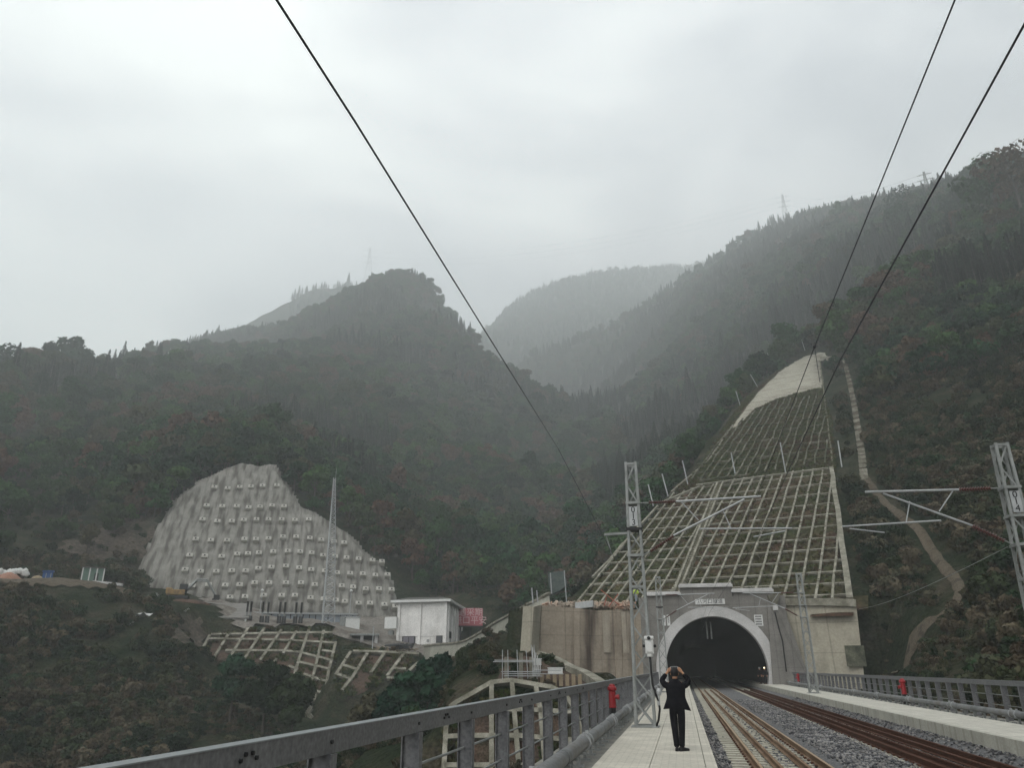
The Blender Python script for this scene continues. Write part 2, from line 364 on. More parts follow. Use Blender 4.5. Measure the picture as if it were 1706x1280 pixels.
# ------------------------------------------------------------ air
HZ = MB(); HZ.box(-3300, 3300, -500, 3950, -75, 1640)
hm = bpy.data.materials.new('air'); hm.use_nodes = True; t = hm.node_tree; t.nodes.clear()
o_ = t.nodes.new('ShaderNodeOutputMaterial'); pv = t.nodes.new('ShaderNodeVolumePrincipled'); pv.inputs['Density'].default_value = HAZE = .00060
pv.inputs['Color'].default_value = (.93, .965, .965, 1); t.links.new(pv.outputs[0], o_.inputs['Volume'])
hz = HZ.build('haze', hm); tag(hz, 'pale mist hanging in the gorge', None, None, 'stuff')
# ------------------------------------------------------------ vegetation
BARK = mat('bark', (.05, .042, .035), (.09, .08, .07), scale=6, rough=.95)
LF = leafmat('woodland leaves', [(.003, .018, .007), (.009, .046, .014), (.040, .085, .020), (.005, .026, .011), (.024, .050, .016), (.046, .046, .022), (.084, .050, .032)], scale=.020, rnd=.55)
LFC = leafmat('conifer needles', [(.005, .022, .012), (.010, .036, .018), (.024, .048, .024)], scale=.02, rnd=.5)
LFB = leafmat('scrub leaves', [(.007, .017, .007), (.015, .028, .010), (.030, .038, .016), (.050, .036, .022), (.095, .078, .050), (.014, .034, .012)], scale=.05, rnd=.55, seed=3)
def leafcloud(r, lobes, n, size, flat=.0, tri=False):
    """leaf faces spread over a set of lobes (cx,cy,cz,rx,ry,rz)"""
    lob = np.array(lobes); w = (lob[:, 3]*lob[:, 5]); w = w/w.sum()
    k = r.choice(len(lob), n, p=w); d = r.normal(size=(n, 3)); d /= np.linalg.norm(d, axis=1)[:, None]
    rad = r.uniform(.62, 1.08, n)**.7
    p = lob[k, :3]+d*lob[k, 3:6]*rad[:, None]
    nn = d+r.normal(size=(n, 3))*.65; nn[:, 2] += .25; nn /= np.linalg.norm(nn, axis=1)[:, None]
    a = np.cross(nn, r.normal(size=(n, 3))); a /= np.linalg.norm(a, axis=1)[:, None]; b = np.cross(nn, a)
    s = size*r.uniform(.6, 1.35, n)[:, None]; a = a*s; b = b*s*r.uniform(.45, .9, n)[:, None]
    if tri: v = np.stack([p-a*.7-b*.5, p+a*.1-b*.7, p+a*.8+b*.2, p-a*.1+b*.8], 1)
    else: v = np.stack([p-a*.5-b*.1, p-b*.5, p+a*.5+b*.1, p+b*.5], 1)
    return v.reshape(-1, 3)
def np_mesh(name, vs, mats, extra=None):
    """vs leaf quads; extra = MB holding wood (material 0)"""
    mb = extra or MB(); nb = len(mb.v); nf = len(mb.f); me = bpy.data.meshes.new(name)
    fs = list(mb.f)+[(nb+4*i, nb+4*i+1, nb+4*i+2, nb+4*i+3) for i in range(len(vs)//4)]
    me.from_pydata(list(mb.v)+[tuple(q) for q in vs], [], fs)
    for q in mats: me.materials.append(q)
    mi = np.ones(len(fs), int) if len(mats) > 1 else np.zeros(len(fs), int)
    if len(mats) > 1: mi[:nf] = 0
    me.polygons.foreach_set('material_index', mi); me.update(); return me
def broad(seed, H=8, R=3.2, n=850, size=.62, open_=0, nl=9, lean=0):
    r = np.random.default_rng(seed); lobes = []; w = MB()
    w.tube([(0, 0, -.6), (lean*.3, 0, H*.3), (lean, .1, H*.62), (lean*1.1, .1, H*.85)], .2, 6, rs=[.035*H*.7, .026*H*.7, .014*H*.7, .004*H])
    for i in range(nl):
        a = r.uniform(0, 6.28); q = r.uniform(.15, .72)**.8; z = H*r.uniform(.42, .88); q2 = q*R*(1.15-.55*(z/H-.4))
        s = R*r.uniform(.34, .58)*(1-open_*.35)
        c = (lean+math.cos(a)*q2, math.sin(a)*q2, z); lobes.append((*c, s, s, s*r.uniform(.55, .8)))
        w.tube([(lean*.6, 0, H*.35+i*.02), (c[0]*.5+lean*.3, c[1]*.5, z*.75), c], .05, 5, rs=[.09, .06, .02])
    lobes.append((lean, 0, H*.9, R*.4, R*.4, R*.38))
    return leafcloud(r, lobes, n, size, tri=True), w
def conifer(seed, H=12, R=2.0, n=800, size=.6):
    r = np.random.default_rng(seed); w = MB(); w.tube([(0, 0, -.6), (0, 0, H*.5), (0, 0, H*.98)], .1, 6, rs=[.16, .1, .03])
    z = H*(.16+.82*r.uniform(0, 1, n)**.85); tier = np.floor(z/H*13)/13; rr2 = R*(1.02-z/H)*(.72+.5*((z/H*13) % 1)*-1+.5)
    a = r.uniform(0, 6.28, n); q = rr2*r.uniform(.45, 1.1, n)
    p = np.stack([np.cos(a)*q, np.sin(a)*q, z-.22*q], 1); o = np.stack([np.cos(a), np.sin(a), -.35+0*a], 1)
    t = np.stack([-np.sin(a), np.cos(a), 0*a], 1); s = size*r.uniform(.6, 1.2, n)[:, None]*(1.15-z/H)[:, None]**.4
    up = r.normal(size=(n, 3))*.25
    v = np.stack([p-o*s*.6, p+t*s*.35+up*s*.3, p+o*s*.7, p-t*s*.35+up*s*.3], 1); return v.reshape(-1, 3), w
def bush(seed, H=2.2, R=1.5, n=420, size=.3, stems=6):
    r = np.random.default_rng(seed); lobes = []; w = MB()
    for i in range(stems):
        a = r.uniform(0, 6.28); q = r.uniform(.1, .8)*R; z = H*r.uniform(.3, .75); s = R*r.uniform(.35, .6)
        c = (math.cos(a)*q, math.sin(a)*q, z); lobes.append((*c, s, s, s*r.uniform(.6, 1.0))); w.tube([(0, 0, -.3), (c[0]*.4, c[1]*.4, z*.6), c], .03, 4, rs=[.05, .035, .012])
    return leafcloud(r, lobes, n, size, tri=True), w
def grassclump(seed, n=90, H=1.1, R=.8):
    r = np.random.default_rng(seed); a = r.uniform(0, 6.28, n); q = R*np.sqrt(r.uniform(0, 1, n)); p = np.stack([np.cos(a)*q, np.sin(a)*q, 0*a-.1], 1)
    o = np.stack([np.cos(a)*r.uniform(.1, .8, n), np.sin(a)*r.uniform(.1, .8, n), 0*a+1], 1)*(H*r.uniform(.4, 1.1, n))[:, None]
    t = np.stack([-np.sin(a+1), np.cos(a+1), 0*a], 1)*.07
    return np.stack([p-t, p+t, p+o*.7+t*.8, p+o], 1).reshape(-1, 3), MB()
def protos(lst, leaf):
    out = []
    for nm, (vs, w) in lst:
        o = bpy.data.objects.new(nm, np_mesh(nm, vs, [BARK, leaf], w)); out.append(o)
    return out
def scatter(name, label, P, sc, pr, idx):
    P = np.asarray(P, float); n = len(P); c = bpy.data.collections.new(name+'_kinds')
    for i, o in enumerate(pr): o.name = '%s_%02d' % (name, i); c.objects.link(o)
    me = bpy.data.meshes.new(name); me.from_pydata([tuple(q) for q in P], [], [])
    for nm, ty, dat in (('sc', 'FLOAT', sc), ('rz', 'FLOAT', rng.uniform(0, 6.28, n)), ('ix', 'INT', idx)):
        at_ = me.attributes.new(nm, ty, 'POINT'); at_.data.foreach_set('value', np.asarray(dat))
    o = bpy.data.objects.new(name, me); COL.objects.link(o); tag(o, label, None, None, 'stuff')
    g = bpy.data.node_groups.new(name, 'GeometryNodeTree')
    g.interface.new_socket('Geometry', in_out='INPUT', socket_type='NodeSocketGeometry'); g.interface.new_socket('Geometry', in_out='OUTPUT', socket_type='NodeSocketGeometry')
    def n_(t_, **k):
        q = g.nodes.new(t_)
        for a, b in k.items(): setattr(q, a, b)
        return q
    l = g.links.new; gi = n_('NodeGroupInput'); go = n_('NodeGroupOutput'); ip = n_('GeometryNodeInstanceOnPoints'); ci = n_('GeometryNodeCollectionInfo')
    ci.inputs['Collection'].default_value = c; ci.inputs['Separate Children'].default_value = True; ci.inputs['Reset Children'].default_value = True
    def attr(nm, ty):
        q = n_('GeometryNodeInputNamedAttribute', data_type=ty); q.inputs['Name'].default_value = nm; return q.outputs['Attribute']
    l(gi.outputs[0], ip.inputs['Points']); l(ci.outputs[0], ip.inputs['Instance']); ip.inputs['Pick Instance'].default_value = True
    l(attr('ix', 'INT'), ip.inputs['Instance Index']); cx = n_('ShaderNodeCombineXYZ'); l(attr('rz', 'FLOAT'), cx.inputs[2]); l(cx.outputs[0], ip.inputs['Rotation'])
    c3 = n_('ShaderNodeCombineXYZ'); s_ = attr('sc', 'FLOAT'); [l(s_, c3.inputs[k]) for k in range(3)]; l(c3.outputs[0], ip.inputs['Scale'])
    l(ip.outputs[0], go.inputs[0]); md = o.modifiers.new('plants', 'NODES'); md.node_group = g
    return o
def polar(n, R0, R1, t0, t1):
    R = np.sqrt(rng.uniform(R0**2, R1**2, n)); t = np.radians(rng.uniform(t0, t1, n)); return R*np.sin(t), R*np.cos(t)
def project(x, y, z):
    q = np.stack([x, y, z-CH], -1); a = q@np.array(RT); b = q@np.array(UP); c = q@np.array(FW); return 853+FPX*a/c, 640-FPX*b/c
# clearings, in plan
def grow(P, c): return P
PLAT = [atr(x, y, R) for x, y, R in ((232, 985, 166), (262, 985, 190), (340, 990, 192), (560, 1010, 192), (672, 1030, 196), (760, 1030, 186), (790, 1080, 172), (700, 1095, 142), (600, 1080, 141), (556, 1066, 146),
                                     (340, 1060, 148), (300, 1010, 152), (250, 1000, 156))]
TERR = [atr(x, 968, R) for x, R in ((-60, 160), (-60, 176), (210, 176), (240, 170), (210, 160))]
RWALL = [V((-17, 78, 0)), V((-19, 92, 0)), V((-10, 92, 0)), V((-4, 90, 0)), V((-4, 64, 0)), V((-10, 72, 0))]
NOTREE = [LATW, ANCW, MIDW, MI2W, PITW, PLAT, TERR, RWALL, [V((-4.5, -50, 0)), V((-4.5, 90, 0)), V((17.5, 94, 0)), V((17.5, 86, 0)), V((13, 80, 0)), V((13, -50, 0))]]
def clear(x, y, margin=2.0, polys=None):
    ok = np.ones(len(x), bool)
    for P in (polys or NOTREE): ok &= ~(inpoly(x, y, P) | (dpoly(x, y, P) < margin))
    return ok
def tiltlimit(x, y, z): return np.ones(len(x), bool)
# the lane and the soil track on the right bank are free of plants
LANE = [(1412, 612), (1420, 660), (1428, 710), (1436, 790), (1462, 825), (1500, 860), (1535, 890), (1560, 930), (1592, 968), (1600, 985), (1592, 1010), (1560, 1035), (1530, 1060), (1510, 1090), (1485, 1130)]
LANEW = [onground(x, y, 40, 400) for x, y in LANE]
_rc = math.hypot(LAT.hit(1366, 600).x, LAT.hit(1366, 600).y); CREST = [LAT.hit(1350, 597)]+[atr(x, y, _rc-3) for x, y in ((1384, 596), (1415, 604), (1452, 614))]
def dline(x, y, P):
    d = np.full(len(x), 1e9)
    for i in range(1, len(P)):
        ax, ay = P[i-1].x, P[i-1].y; bx, by = P[i].x-ax, P[i].y-ay
        t_ = np.clip(((x-ax)*bx+(y-ay)*by)/(bx*bx+by*by+1e-9), 0, 1); d = np.minimum(d, np.hypot(x-ax-t_*bx, y-ay-t_*by))
    return d
K = 1.0
# --- forest on the mountains
prT = protos([('t', broad(11)), ('t', broad(12, H=9, R=3.6, n=950)), ('t', broad(13, H=7, R=3.0, open_=.6, n=600)), ('t', broad(14, H=10, R=3.2, nl=11, n=950)), ('t', broad(15, H=6.5, R=3.8, n=800)), ('t', conifer(21)), ('t', conifer(22, H=10, R=1.7, n=650))], LF)
for o in prT[5:]: o.data.materials[1] = LFC
x1, y1 = polar(26000, 175, 1250, -52, 36); x2, y2 = polar(16000, 1250, 3000, -30, 26)
x3, y3 = polar(3600, 170, 420, -40, 32)
x = np.r_[x1, x2, x3]; y = np.r_[y1, y2, y3]
R = np.hypot(x, y); z = height(x, y); px, py = project(x, y, z+6)
ok = clear(x, y, 4, [q_ for q_ in NOTREE if q_ is not ANCW]) & clear(x, y, 1.5, [ANCW]) & (px > -80) & (px < 1800) & (py > 150) & (dline(x, y, LANEW) > 4) & (dline(x, y, CREST) > 9)
ok &= ~((px < 250) & (R < 200) & (py > 880))
brownscar = (px < 260) & (py > 830) & (R < 260); ok &= ~(brownscar & (rng.uniform(0, 1, len(x)) < .75))
ok &= ~((R < 150))
x, y, z, R, px, py = [q[ok] for q in (x, y, z, R, px, py)]
con = (vnoise(x/90, y/90, 3)*.6+vnoise(x/25, y/25, 5)*.4+sstep(800, 1250, R)*.2+((px > 1180) & (R > 700))*.1+((px > 1000) & (px < 1260) & (py > 600))*.2) > .64
idx = np.where(con, rng.integers(5, 7, len(x)), rng.integers(0, 5, len(x)))
sc = rng.uniform(.65, 1.25, len(x))*np.where(R > 1350, 1.9, np.where(R > 450, 1.45, 1.15))*np.where(vnoise(x*.37, y*.37, 6) > .8, 1.35, 1)*np.where(R < 260, .8, 1)
scatter('hillside_forest', 'mixed evergreen and rust coloured woodland covering the misty mountainsides', np.stack([x, y, z-.4], 1), sc, prT, idx)
# --- scrub on the banks near the railway
prB = protos([('b', bush(31)), ('b', bush(32, H=1.6, R=1.8)), ('b', bush(33, H=3, R=1.5, n=500)), ('b', grassclump(34)), ('b', grassclump(35, n=70, H=.8, R=1.0)), ('b', bush(36, H=3.6, R=2.2, n=700, size=.34))], LFB)
xa, ya = polar(19000, 45, 190, -56, -18); xb, yb = polar(6500, 45, 200, -18, -2); xc, yc = polar(19000, 28, 200, 8, 46)
xd, yd = polar(3500, 180, 300, -50, 40)
x = np.r_[xa, xb, xc, xd]; y = np.r_[ya, yb, yc, yd]; R = np.hypot(x, y)
ok = clear(x, y, 1.5) & (dline(x, y, CREST) > 5) & (dline(x, y, LANEW) > np.where(R < 92, 2.2, 1.9)) & (dline(x, y, [V(p) for p in (atr(300, 1120, 142), atr(345, 1090, 146), atr(470, 1070, 148), atr(600, 1110, 138), atr(690, 1120, 134))]) > 2.5); bare = vnoise(x/9, y/9, 8)*.65+vnoise(x/3, y/3, 2)*.35
ok &= ~((bare > .66) & (R < 180)); x, y, R = x[ok], y[ok], R[ok]; z = height(x, y); px, py = project(x, y, z)
ok = (px > -120) & (px < 1850) & (py > 560) & (py < 1420); x, y, z, R, px, py = [q[ok] for q in (x, y, z, R, px, py)]
u_ = rng.uniform(0, 1, len(x)); idx = np.where(u_ < .25, 0, np.where(u_ < .5, 1, np.where(u_ < .62, 2, np.where(u_ < .8, 3, np.where(u_ < .92, 4, 5)))))
sc = rng.uniform(.5, 1.15, len(x))*np.where(R < 75, .7, .85); idx = np.where((idx == 5) & (px < 700) & (px > 280), 0, idx); sc = np.where((px > 280) & (px < 720), sc*.6, sc); sc = np.where((px > 1430) & (px < 1640) & (R < 92), sc*.55, sc); sc = np.where((px > 700) & (px < 1100), sc*.5, sc)
scatter('bank_scrub', 'low dark scrub and dry grass growing on the steep banks by the railway', np.stack([x, y, z-.15], 1), sc, prB, idx)
# ------------------------------------------------------------ more materials
def slabmat(name, c, rib=.13, joint=1.0):
    M = mat(name, c, tuple(v*.86 for v in c), tuple(v*1.08 for v in c), scale=.9, rough=.9, fine=.1, bump=.004, bscale=60, coord='World')
    t = M.node_tree; l = t.links.new; p = t.nodes[M['bsdf']]; src = p.inputs['Base Color'].links[0].from_socket
    g = t.nodes.new('ShaderNodeNewGeometry'); sp = t.nodes.new('ShaderNodeSeparateXYZ'); l(g.outputs['Position'], sp.inputs[0])
    def line(axis, per, wdt):
        a = t.nodes.new('ShaderNodeMath'); a.operation = 'DIVIDE'; l(sp.outputs[axis], a.inputs[0]); a.inputs[1].default_value = per
        b = t.nodes.new('ShaderNodeMath'); b.operation = 'FRACT'; l(a.outputs[0], b.inputs[0])
        c_ = t.nodes.new('ShaderNodeMath'); c_.operation = 'LESS_THAN'; l(b.outputs[0], c_.inputs[0]); c_.inputs[1].default_value = wdt; return c_.outputs[0]
    a = line(0, rib, .14); b = line(1, joint, .02)
    m1 = t.nodes.new('ShaderNodeMath'); m1.operation = 'MULTIPLY_ADD'; l(a, m1.inputs[0]); m1.inputs[1].default_value = -.10; m1.inputs[2].default_value = 1
    m2 = t.nodes.new('ShaderNodeMath'); m2.operation = 'MULTIPLY_ADD'; l(b, m2.inputs[0]); m2.inputs[1].default_value = -.28; l(m1.outputs[0], m2.inputs[2])
    v = t.nodes.new('ShaderNodeVectorMath'); v.operation = 'SCALE'; l(src, v.inputs[0]); l(m2.outputs[0], v.inputs['Scale']); l(v.outputs[0], p.inputs['Base Color'])
    return M
def stainmat(name, c, dirt, amt=.6, scale=.5, sx=1.0, seed=0, boards=0, row=None, lo=.5, hi=.72):
    """concrete with long vertical run-off stains"""
    M = mat(name, tuple(v*.85 for v in c), c, tuple(v*1.12 for v in c), scale=scale, rough=.92, fine=.12, coord='World', bump=.01, bscale=3)
    t = M.node_tree; l = t.links.new; p = t.nodes[M['bsdf']]; src = p.inputs['Base Color'].links[0].from_socket
    g = t.nodes.new('ShaderNodeNewGeometry'); mp_ = t.nodes.new('ShaderNodeMapping'); mp_.inputs['Scale'].default_value = (1.1*sx, 1.1*sx, .09 if row is None else .2); mp_.inputs['Location'].default_value = (seed, seed, seed)
    
    if row is None: l(g.outputs['Position'], mp_.inputs[0])
    else:
        dt = t.nodes.new('ShaderNodeVectorMath'); dt.operation = 'DOT_PRODUCT'; l(g.outputs['Position'], dt.inputs[0]); dt.inputs[1].default_value = tuple(row)
        sz = t.nodes.new('ShaderNodeSeparateXYZ'); l(g.outputs['Position'], sz.inputs[0]); cz = t.nodes.new('ShaderNodeCombineXYZ'); l(dt.outputs['Value'], cz.inputs[0]); l(sz.outputs[2], cz.inputs[2]); l(cz.outputs[0], mp_.inputs[0])
    a = t.nodes.new('ShaderNodeTexNoise'); a.inputs['Scale'].default_value = 1; a.inputs['Detail'].default_value = 5; l(mp_.outputs[0], a.inputs[0])
    r = t.nodes.new('ShaderNodeMapRange'); r.inputs[1].default_value = lo; r.inputs[2].default_value = hi; r.inputs[3].default_value = 0; r.inputs[4].default_value = amt; l(a.outputs['Fac'], r.inputs[0])
    mx_ = t.nodes.new('ShaderNodeMix'); mx_.data_type = 'RGBA'; l(r.outputs[0], mx_.inputs['Factor']); l(src, mx_.inputs['A']); mx_.inputs['B'].default_value = (*dirt, 1)
    out = mx_.outputs['Result']
    if boards:
        sp = t.nodes.new('ShaderNodeSeparateXYZ'); l(g.outputs['Position'], sp.inputs[0])
        for ax, per, w_ in ((0, boards, .05), (2, boards*1.0, .03)):
            a_ = t.nodes.new('ShaderNodeMath'); a_.operation = 'DIVIDE'; l(sp.outputs[ax], a_.inputs[0]); a_.inputs[1].default_value = per
            b_ = t.nodes.new('ShaderNodeMath'); b_.operation = 'FRACT'; l(a_.outputs[0], b_.inputs[0]); c_ = t.nodes.new('ShaderNodeMath'); c_.operation = 'LESS_THAN'; l(b_.outputs[0], c_.inputs[0]); c_.inputs[1].default_value = w_
            d_ = t.nodes.new('ShaderNodeMath'); d_.operation = 'MULTIPLY_ADD'; l(c_.outputs[0], d_.inputs[0]); d_.inputs[1].default_value = -.22; d_.inputs[2].default_value = 1
            v_ = t.nodes.new('ShaderNodeVectorMath'); v_.operation = 'SCALE'; l(out, v_.inputs[0]); l(d_.outputs[0], v_.inputs['Scale']); out = v_.outputs[0]
    l(out, p.inputs['Base Color']); return M
MT['slab'] = slabmat('walkway slabs', (.50, .47, .40)); MT['slab2'] = slabmat('far walkway slabs', (.50, .48, .42), rib=.5, joint=.5)
MT['kerb'] = stainmat('kerb concrete', (.37, .36, .31), (.13, .12, .09), .6, 1.2, 2.5)
MT['deck'] = mat('deck concrete', (.16, .155, .14), (.24, .23, .20), scale=1.5, fine=.2, coord='World')
MT['rail'] = mat('rusty rail', (.13, .08, .05), (.19, .125, .08), (.25, .18, .125), scale=3, rough=.8, fine=.2, coord='World', stretch=(1, .2, 1), spec=.15)
MT['railtop'] = mat('rail head', (.40, .30, .20), (.34, .23, .14), scale=2, rough=.5, metal=.3, coord='World', stretch=(1, .1, 1))
MT['rust'] = mat('red rust', (.060, .028, .019), (.085, .042, .029), scale=2, rough=.9, fine=.25, coord='World', stretch=(1, .2, 1), spec=.1)
MT['sleeper'] = mat('sleeper concrete', (.44, .42, .34), (.34, .32, .26), scale=2, fine=.1, coord='World')
MT['ballast'] = mat('ballast', (.05, .05, .052), (.115, .115, .118), (.19, .185, .18), scale=9, detail=10, fine=.5, bump=.06, bscale=14, coord='World', lo=.32, hi=.68)
MT['stone'] = leafmat('ballast stone', [(.06, .06, .065), (.11, .11, .115), (.15, .148, .145), (.22, .21, .20)], scale=8, rnd=.9)
MT['steel'] = mat('grey painted steel', (.115, .116, .12), (.15, .151, .155), scale=2, rough=.55, coord='World', fine=.3, spec=.35, detail=9)
MT['steeltop'] = mat('lit handrail top', (.20, .215, .22), (.235, .25, .255), scale=2, rough=.5, coord='World', fine=.06, spec=.4)  # same rail steel made lighter: light on the top face put into the colour
MT['galv'] = mat('galvanised steel', (.30, .31, .31), (.40, .41, .41), scale=3, rough=.5, metal=.35, coord='World', fine=.1)
MT['galvd'] = mat('weathered galvanised steel', (.20, .21, .20), (.29, .30, .29), scale=3, rough=.6, metal=.3, coord='World', fine=.12)
MT['pipe'] = mat('dull galvanised pipe', (.13, .135, .135), (.20, .205, .205), (.16, .15, .14), scale=1.2, rough=.55, metal=.3, coord='World', fine=.15)
MT['white'] = mat('white paint', (.62, .62, .60), (.55, .55, .53), scale=2, rough=.5, fine=.05)
MT['whitew'] = stainmat('white render', (.66, .645, .62), (.38, .36, .33), .35, .3, .7)
MT['dark'] = mat('dark grey', (.02, .02, .022), (.03, .03, .03), scale=3, rough=.6)
MT['black'] = mat('black rubber', (.012, .012, .013), (.018, .018, .018), scale=5, rough=.6)
MT['red'] = mat('red paint', (.30, .012, .018), (.24, .012, .016), scale=4, rough=.45, fine=.1, spec=.4)
MT['insul'] = mat('brown porcelain', (.065, .022, .018), (.09, .03, .024), scale=4, rough=.3, spec=.5)
MT['wire'] = mat('dark cable', (.05, .053, .06), (.07, .07, .075), scale=6, rough=.6)
MT['portal'] = stainmat('portal concrete', (.19, .18, .165), (.10, .095, .085), .5, .7, .6, 3, boards=1.6)
MT['ring'] = stainmat('pale ring concrete', (.47, .46, .45), (.34, .33, .31), .4, .5, .5, 7)
MT['wallL'] = stainmat('stained wall concrete', (.31, .262, .205), (.055, .038, .03), .95, .25, .55, 11, boards=2.4)
MT['wallR'] = stainmat('pale wall concrete', (.31, .285, .225), (.14, .13, .10), .6, .3, .5, 21, boards=3)
MT['beam'] = mat('lattice concrete', (.30, .285, .235), (.20, .19, .15), (.13, .12, .09), scale=.9, fine=.2, coord='World', rough=.95)
MT['beamd'] = mat('weathered lattice concrete', (.17, .165, .115), (.11, .105, .07), (.22, .21, .16), scale=.9, fine=.2, coord='World', rough=.95)
MT['infill'] = mat('slope soil and grass', (.026, .034, .014), (.048, .044, .022), (.070, .042, .030), scale=.12, detail=8, fine=.6, bump=.15, bscale=3, coord='World', rough=1, spec=.05)
MT['infill2'] = mat('bare slope soil', (.06, .045, .035), (.09, .06, .045), (.05, .045, .03), scale=.5, detail=8, fine=.5, bump=.15, bscale=2, coord='World', rough=1, spec=.05)
MT['cap'] = mat('sprayed concrete crest', (.24, .22, .18), (.34, .32, .26), (.14, .13, .10), scale=.35, fine=.3, bump=.15, bscale=1.2, coord='World', stretch=(.35, .35, 2.5), rough=1)
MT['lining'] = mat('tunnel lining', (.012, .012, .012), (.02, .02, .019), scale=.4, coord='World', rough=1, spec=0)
MT['soil'] = mat('trodden soil', (.07, .055, .04), (.105, .088, .065), (.05, .042, .032), scale=.8, fine=.4, bump=.06, bscale=4, coord='World', rough=1, spec=.05)
MT['pad'] = mat('construction ground', (.14, .125, .11), (.19, .175, .155), (.10, .085, .07), scale=.15, fine=.3, bump=.08, bscale=2, coord='World', rough=1, spec=.05)
MT['panel'] = mat('blue grey steel panels', (.22, .25, .28), (.26, .29, .32), scale=.6, coord='World', rough=.5)
MT['green'] = mat('faded green sheet', (.10, .16, .13), (.14, .20, .17), scale=.7, coord='World', rough=.7)
MT['blue'] = mat('blue plastic', (.02, .07, .20), (.03, .09, .25), scale=.8, coord='World', rough=.5)
MT['yellow'] = mat('worn yellow paint', (.30, .19, .07), (.16, .11, .06), scale=1.5, coord='World', rough=.6, fine=.2)
MT['signred'] = mat('sun bleached red board', (.42, .12, .14), (.34, .10, .12), scale=.5, coord='World', rough=.7)
MT['glass'] = mat('dark window glass', (.03, .032, .035), (.05, .05, .055), scale=.3, rough=.15, spec=.6)
MT['roof'] = mat('dark roof sheet', (.07, .065, .06), (.10, .095, .085), scale=.5, coord='World', rough=.8)
MT['tim'] = mat('weathered timber', (.22, .17, .11), (.30, .24, .16), scale=2, coord='World', fine=.2)
MT['cloth'] = mat('black suit cloth', (.007, .007, .009), (.011, .011, .013), scale=12, rough=.95, bump=.004, bscale=25, spec=.1)
MT['skin'] = mat('skin', (.42, .23, .14), (.36, .19, .11), scale=9, rough=.6)
MT['hair'] = mat('black hair', (.006, .005, .005), (.012, .01, .01), scale=30, rough=.6, stretch=(1, 1, .2))
MT['hivis'] = mat('hi-vis cloth', (.45, .60, .08), (.38, .50, .08), scale=5, rough=.8)
MT['orange'] = mat('clay', (.24, .12, .08), (.32, .19, .14), scale=.8, rough=.9, coord='World', fine=.3)
# ------------------------------------------------------------ railway: deck, ballast, walkways (setting)
def struct(o, lab=None): return tag(o, lab, None, None, 'structure')
RX0, RX1 = .46, 7.62   # inner walkway edges
b = MB(); b.box(-2.95, 11.2, -12, 87.6, -1.05, -.72); b.box(-.5, 9.0, -12, 86, -4.2, -1.05)
struct(b.build('bridge_deck', MT['deck']))
b = MB(); b.box(-2.9, -1.67, -12, 87.6, -.72, -.1); b.build('x', MT['deck']) if 0 else None
struct(b.build('deck_edge', MT['deck']))
b = MB(); b.box(9.95, 11.15, -12, 87.6, -.72, -.1); struct(b.build('deck_edge', MT['deck']))
b = MB(); y_ = -12
b.box(-1.67, -.706, -12, 120, -.18, 0); b.box(-.694, .254, -12, 120, -.18, 0); b.box(.266, RX0, -12, 120, -.7, 0)
struct(b.build('walkway', MT['slab']))
b = MB(); b.box(7.80, 9.9, -12, 120, -.3, 0.0); struct(b.build('walkway', MT['slab2']))
b = MB(); b.box(RX1, 7.80, -12, 120, -.8, .004); struct(b.build('kerb', MT['kerb']))
b = MB(); n_y = 260; ys = np.linspace(-12, 200, n_y); xs = np.linspace(RX0, RX1, 30)
gx, gy = np.meshgrid(xs, ys, indexing='ij'); 
hump = np.clip(1-np.abs(gx-2.27)/1.75, 0, 1)*0+np.clip(1-np.abs(gx-6.2)/1.6, 0, 1)*0
gz = -.665+.05*np.sin((gx-.46)/7.16*math.pi)+fbm(gx*2.2, gy*2.2, 3)*.05+np.where(np.abs(gx-4.2) < .8, .09, 0)+np.where(gx < .95, .08, 0)+.30*sstep(6.95, 7.55, gx)
vs = np.stack([gx, gy, gz], -1).reshape(-1, 3); fs = [(i*n_y+j, (i+1)*n_y+j, (i+1)*n_y+j+1, i*n_y+j+1) for i in range(29) for j in range(n_y-1)]
b.add(vs.tolist(), fs); struct(b.build('ballast_bed', MT['ballast'], smooth=True))
# loose stones over the bed
st = bpy.data.meshes.new('stone'); bmv = []
import bmesh
def stone(seed):
    bm = bmesh.new(); bmesh.ops.create_icosphere(bm, subdivisions=1, radius=.034); r = random.Random(seed)
    for v in bm.verts: v.co *= r.uniform(.7, 1.25); v.co.z *= .8
    me_ = bpy.data.meshes.new('stone'); bm.to_mesh(me_); bm.free(); me_.materials.append(MT['stone']); return bpy.data.objects.new('stone', me_)
ns = 42000; sy = 11+49*rng.uniform(0, 1, ns)**1.7; sx = rng.uniform(RX0+.03, RX1-.03, ns)
on_sl = (np.abs(((sy/.6) % 1)-.5) < .22) & ((np.abs(sx-2.27) < 1.3) | (np.abs(sx-6.2) < 1.3))
inb = (np.abs(sx-2.27) < 1.22) | (np.abs(sx-6.2) < 1.22)
k = ~(on_sl & (rng.uniform(0, 1, ns) < .99)) & ~(inb & (sx < 4) & (rng.uniform(0, 1, ns) < .6)); sx, sy = sx[k], sy[k]
scatter('ballast_stones', 'loose grey crushed stones lying between and beside the tracks', np.stack([sx, sy, -.645+.05*np.sin((sx-.46)/7.16*math.pi)+rng.uniform(-.01, .02, len(sx))+np.where(np.abs(sx-4.2) < .8, .09, 0)+np.where(sx < .95, .08, 0)+.30*sstep(6.95, 7.55, sx)], 1), rng.uniform(.6, 1.5, len(sx)), [stone(i) for i in range(5)], rng.integers(0, 5, len(sx)))
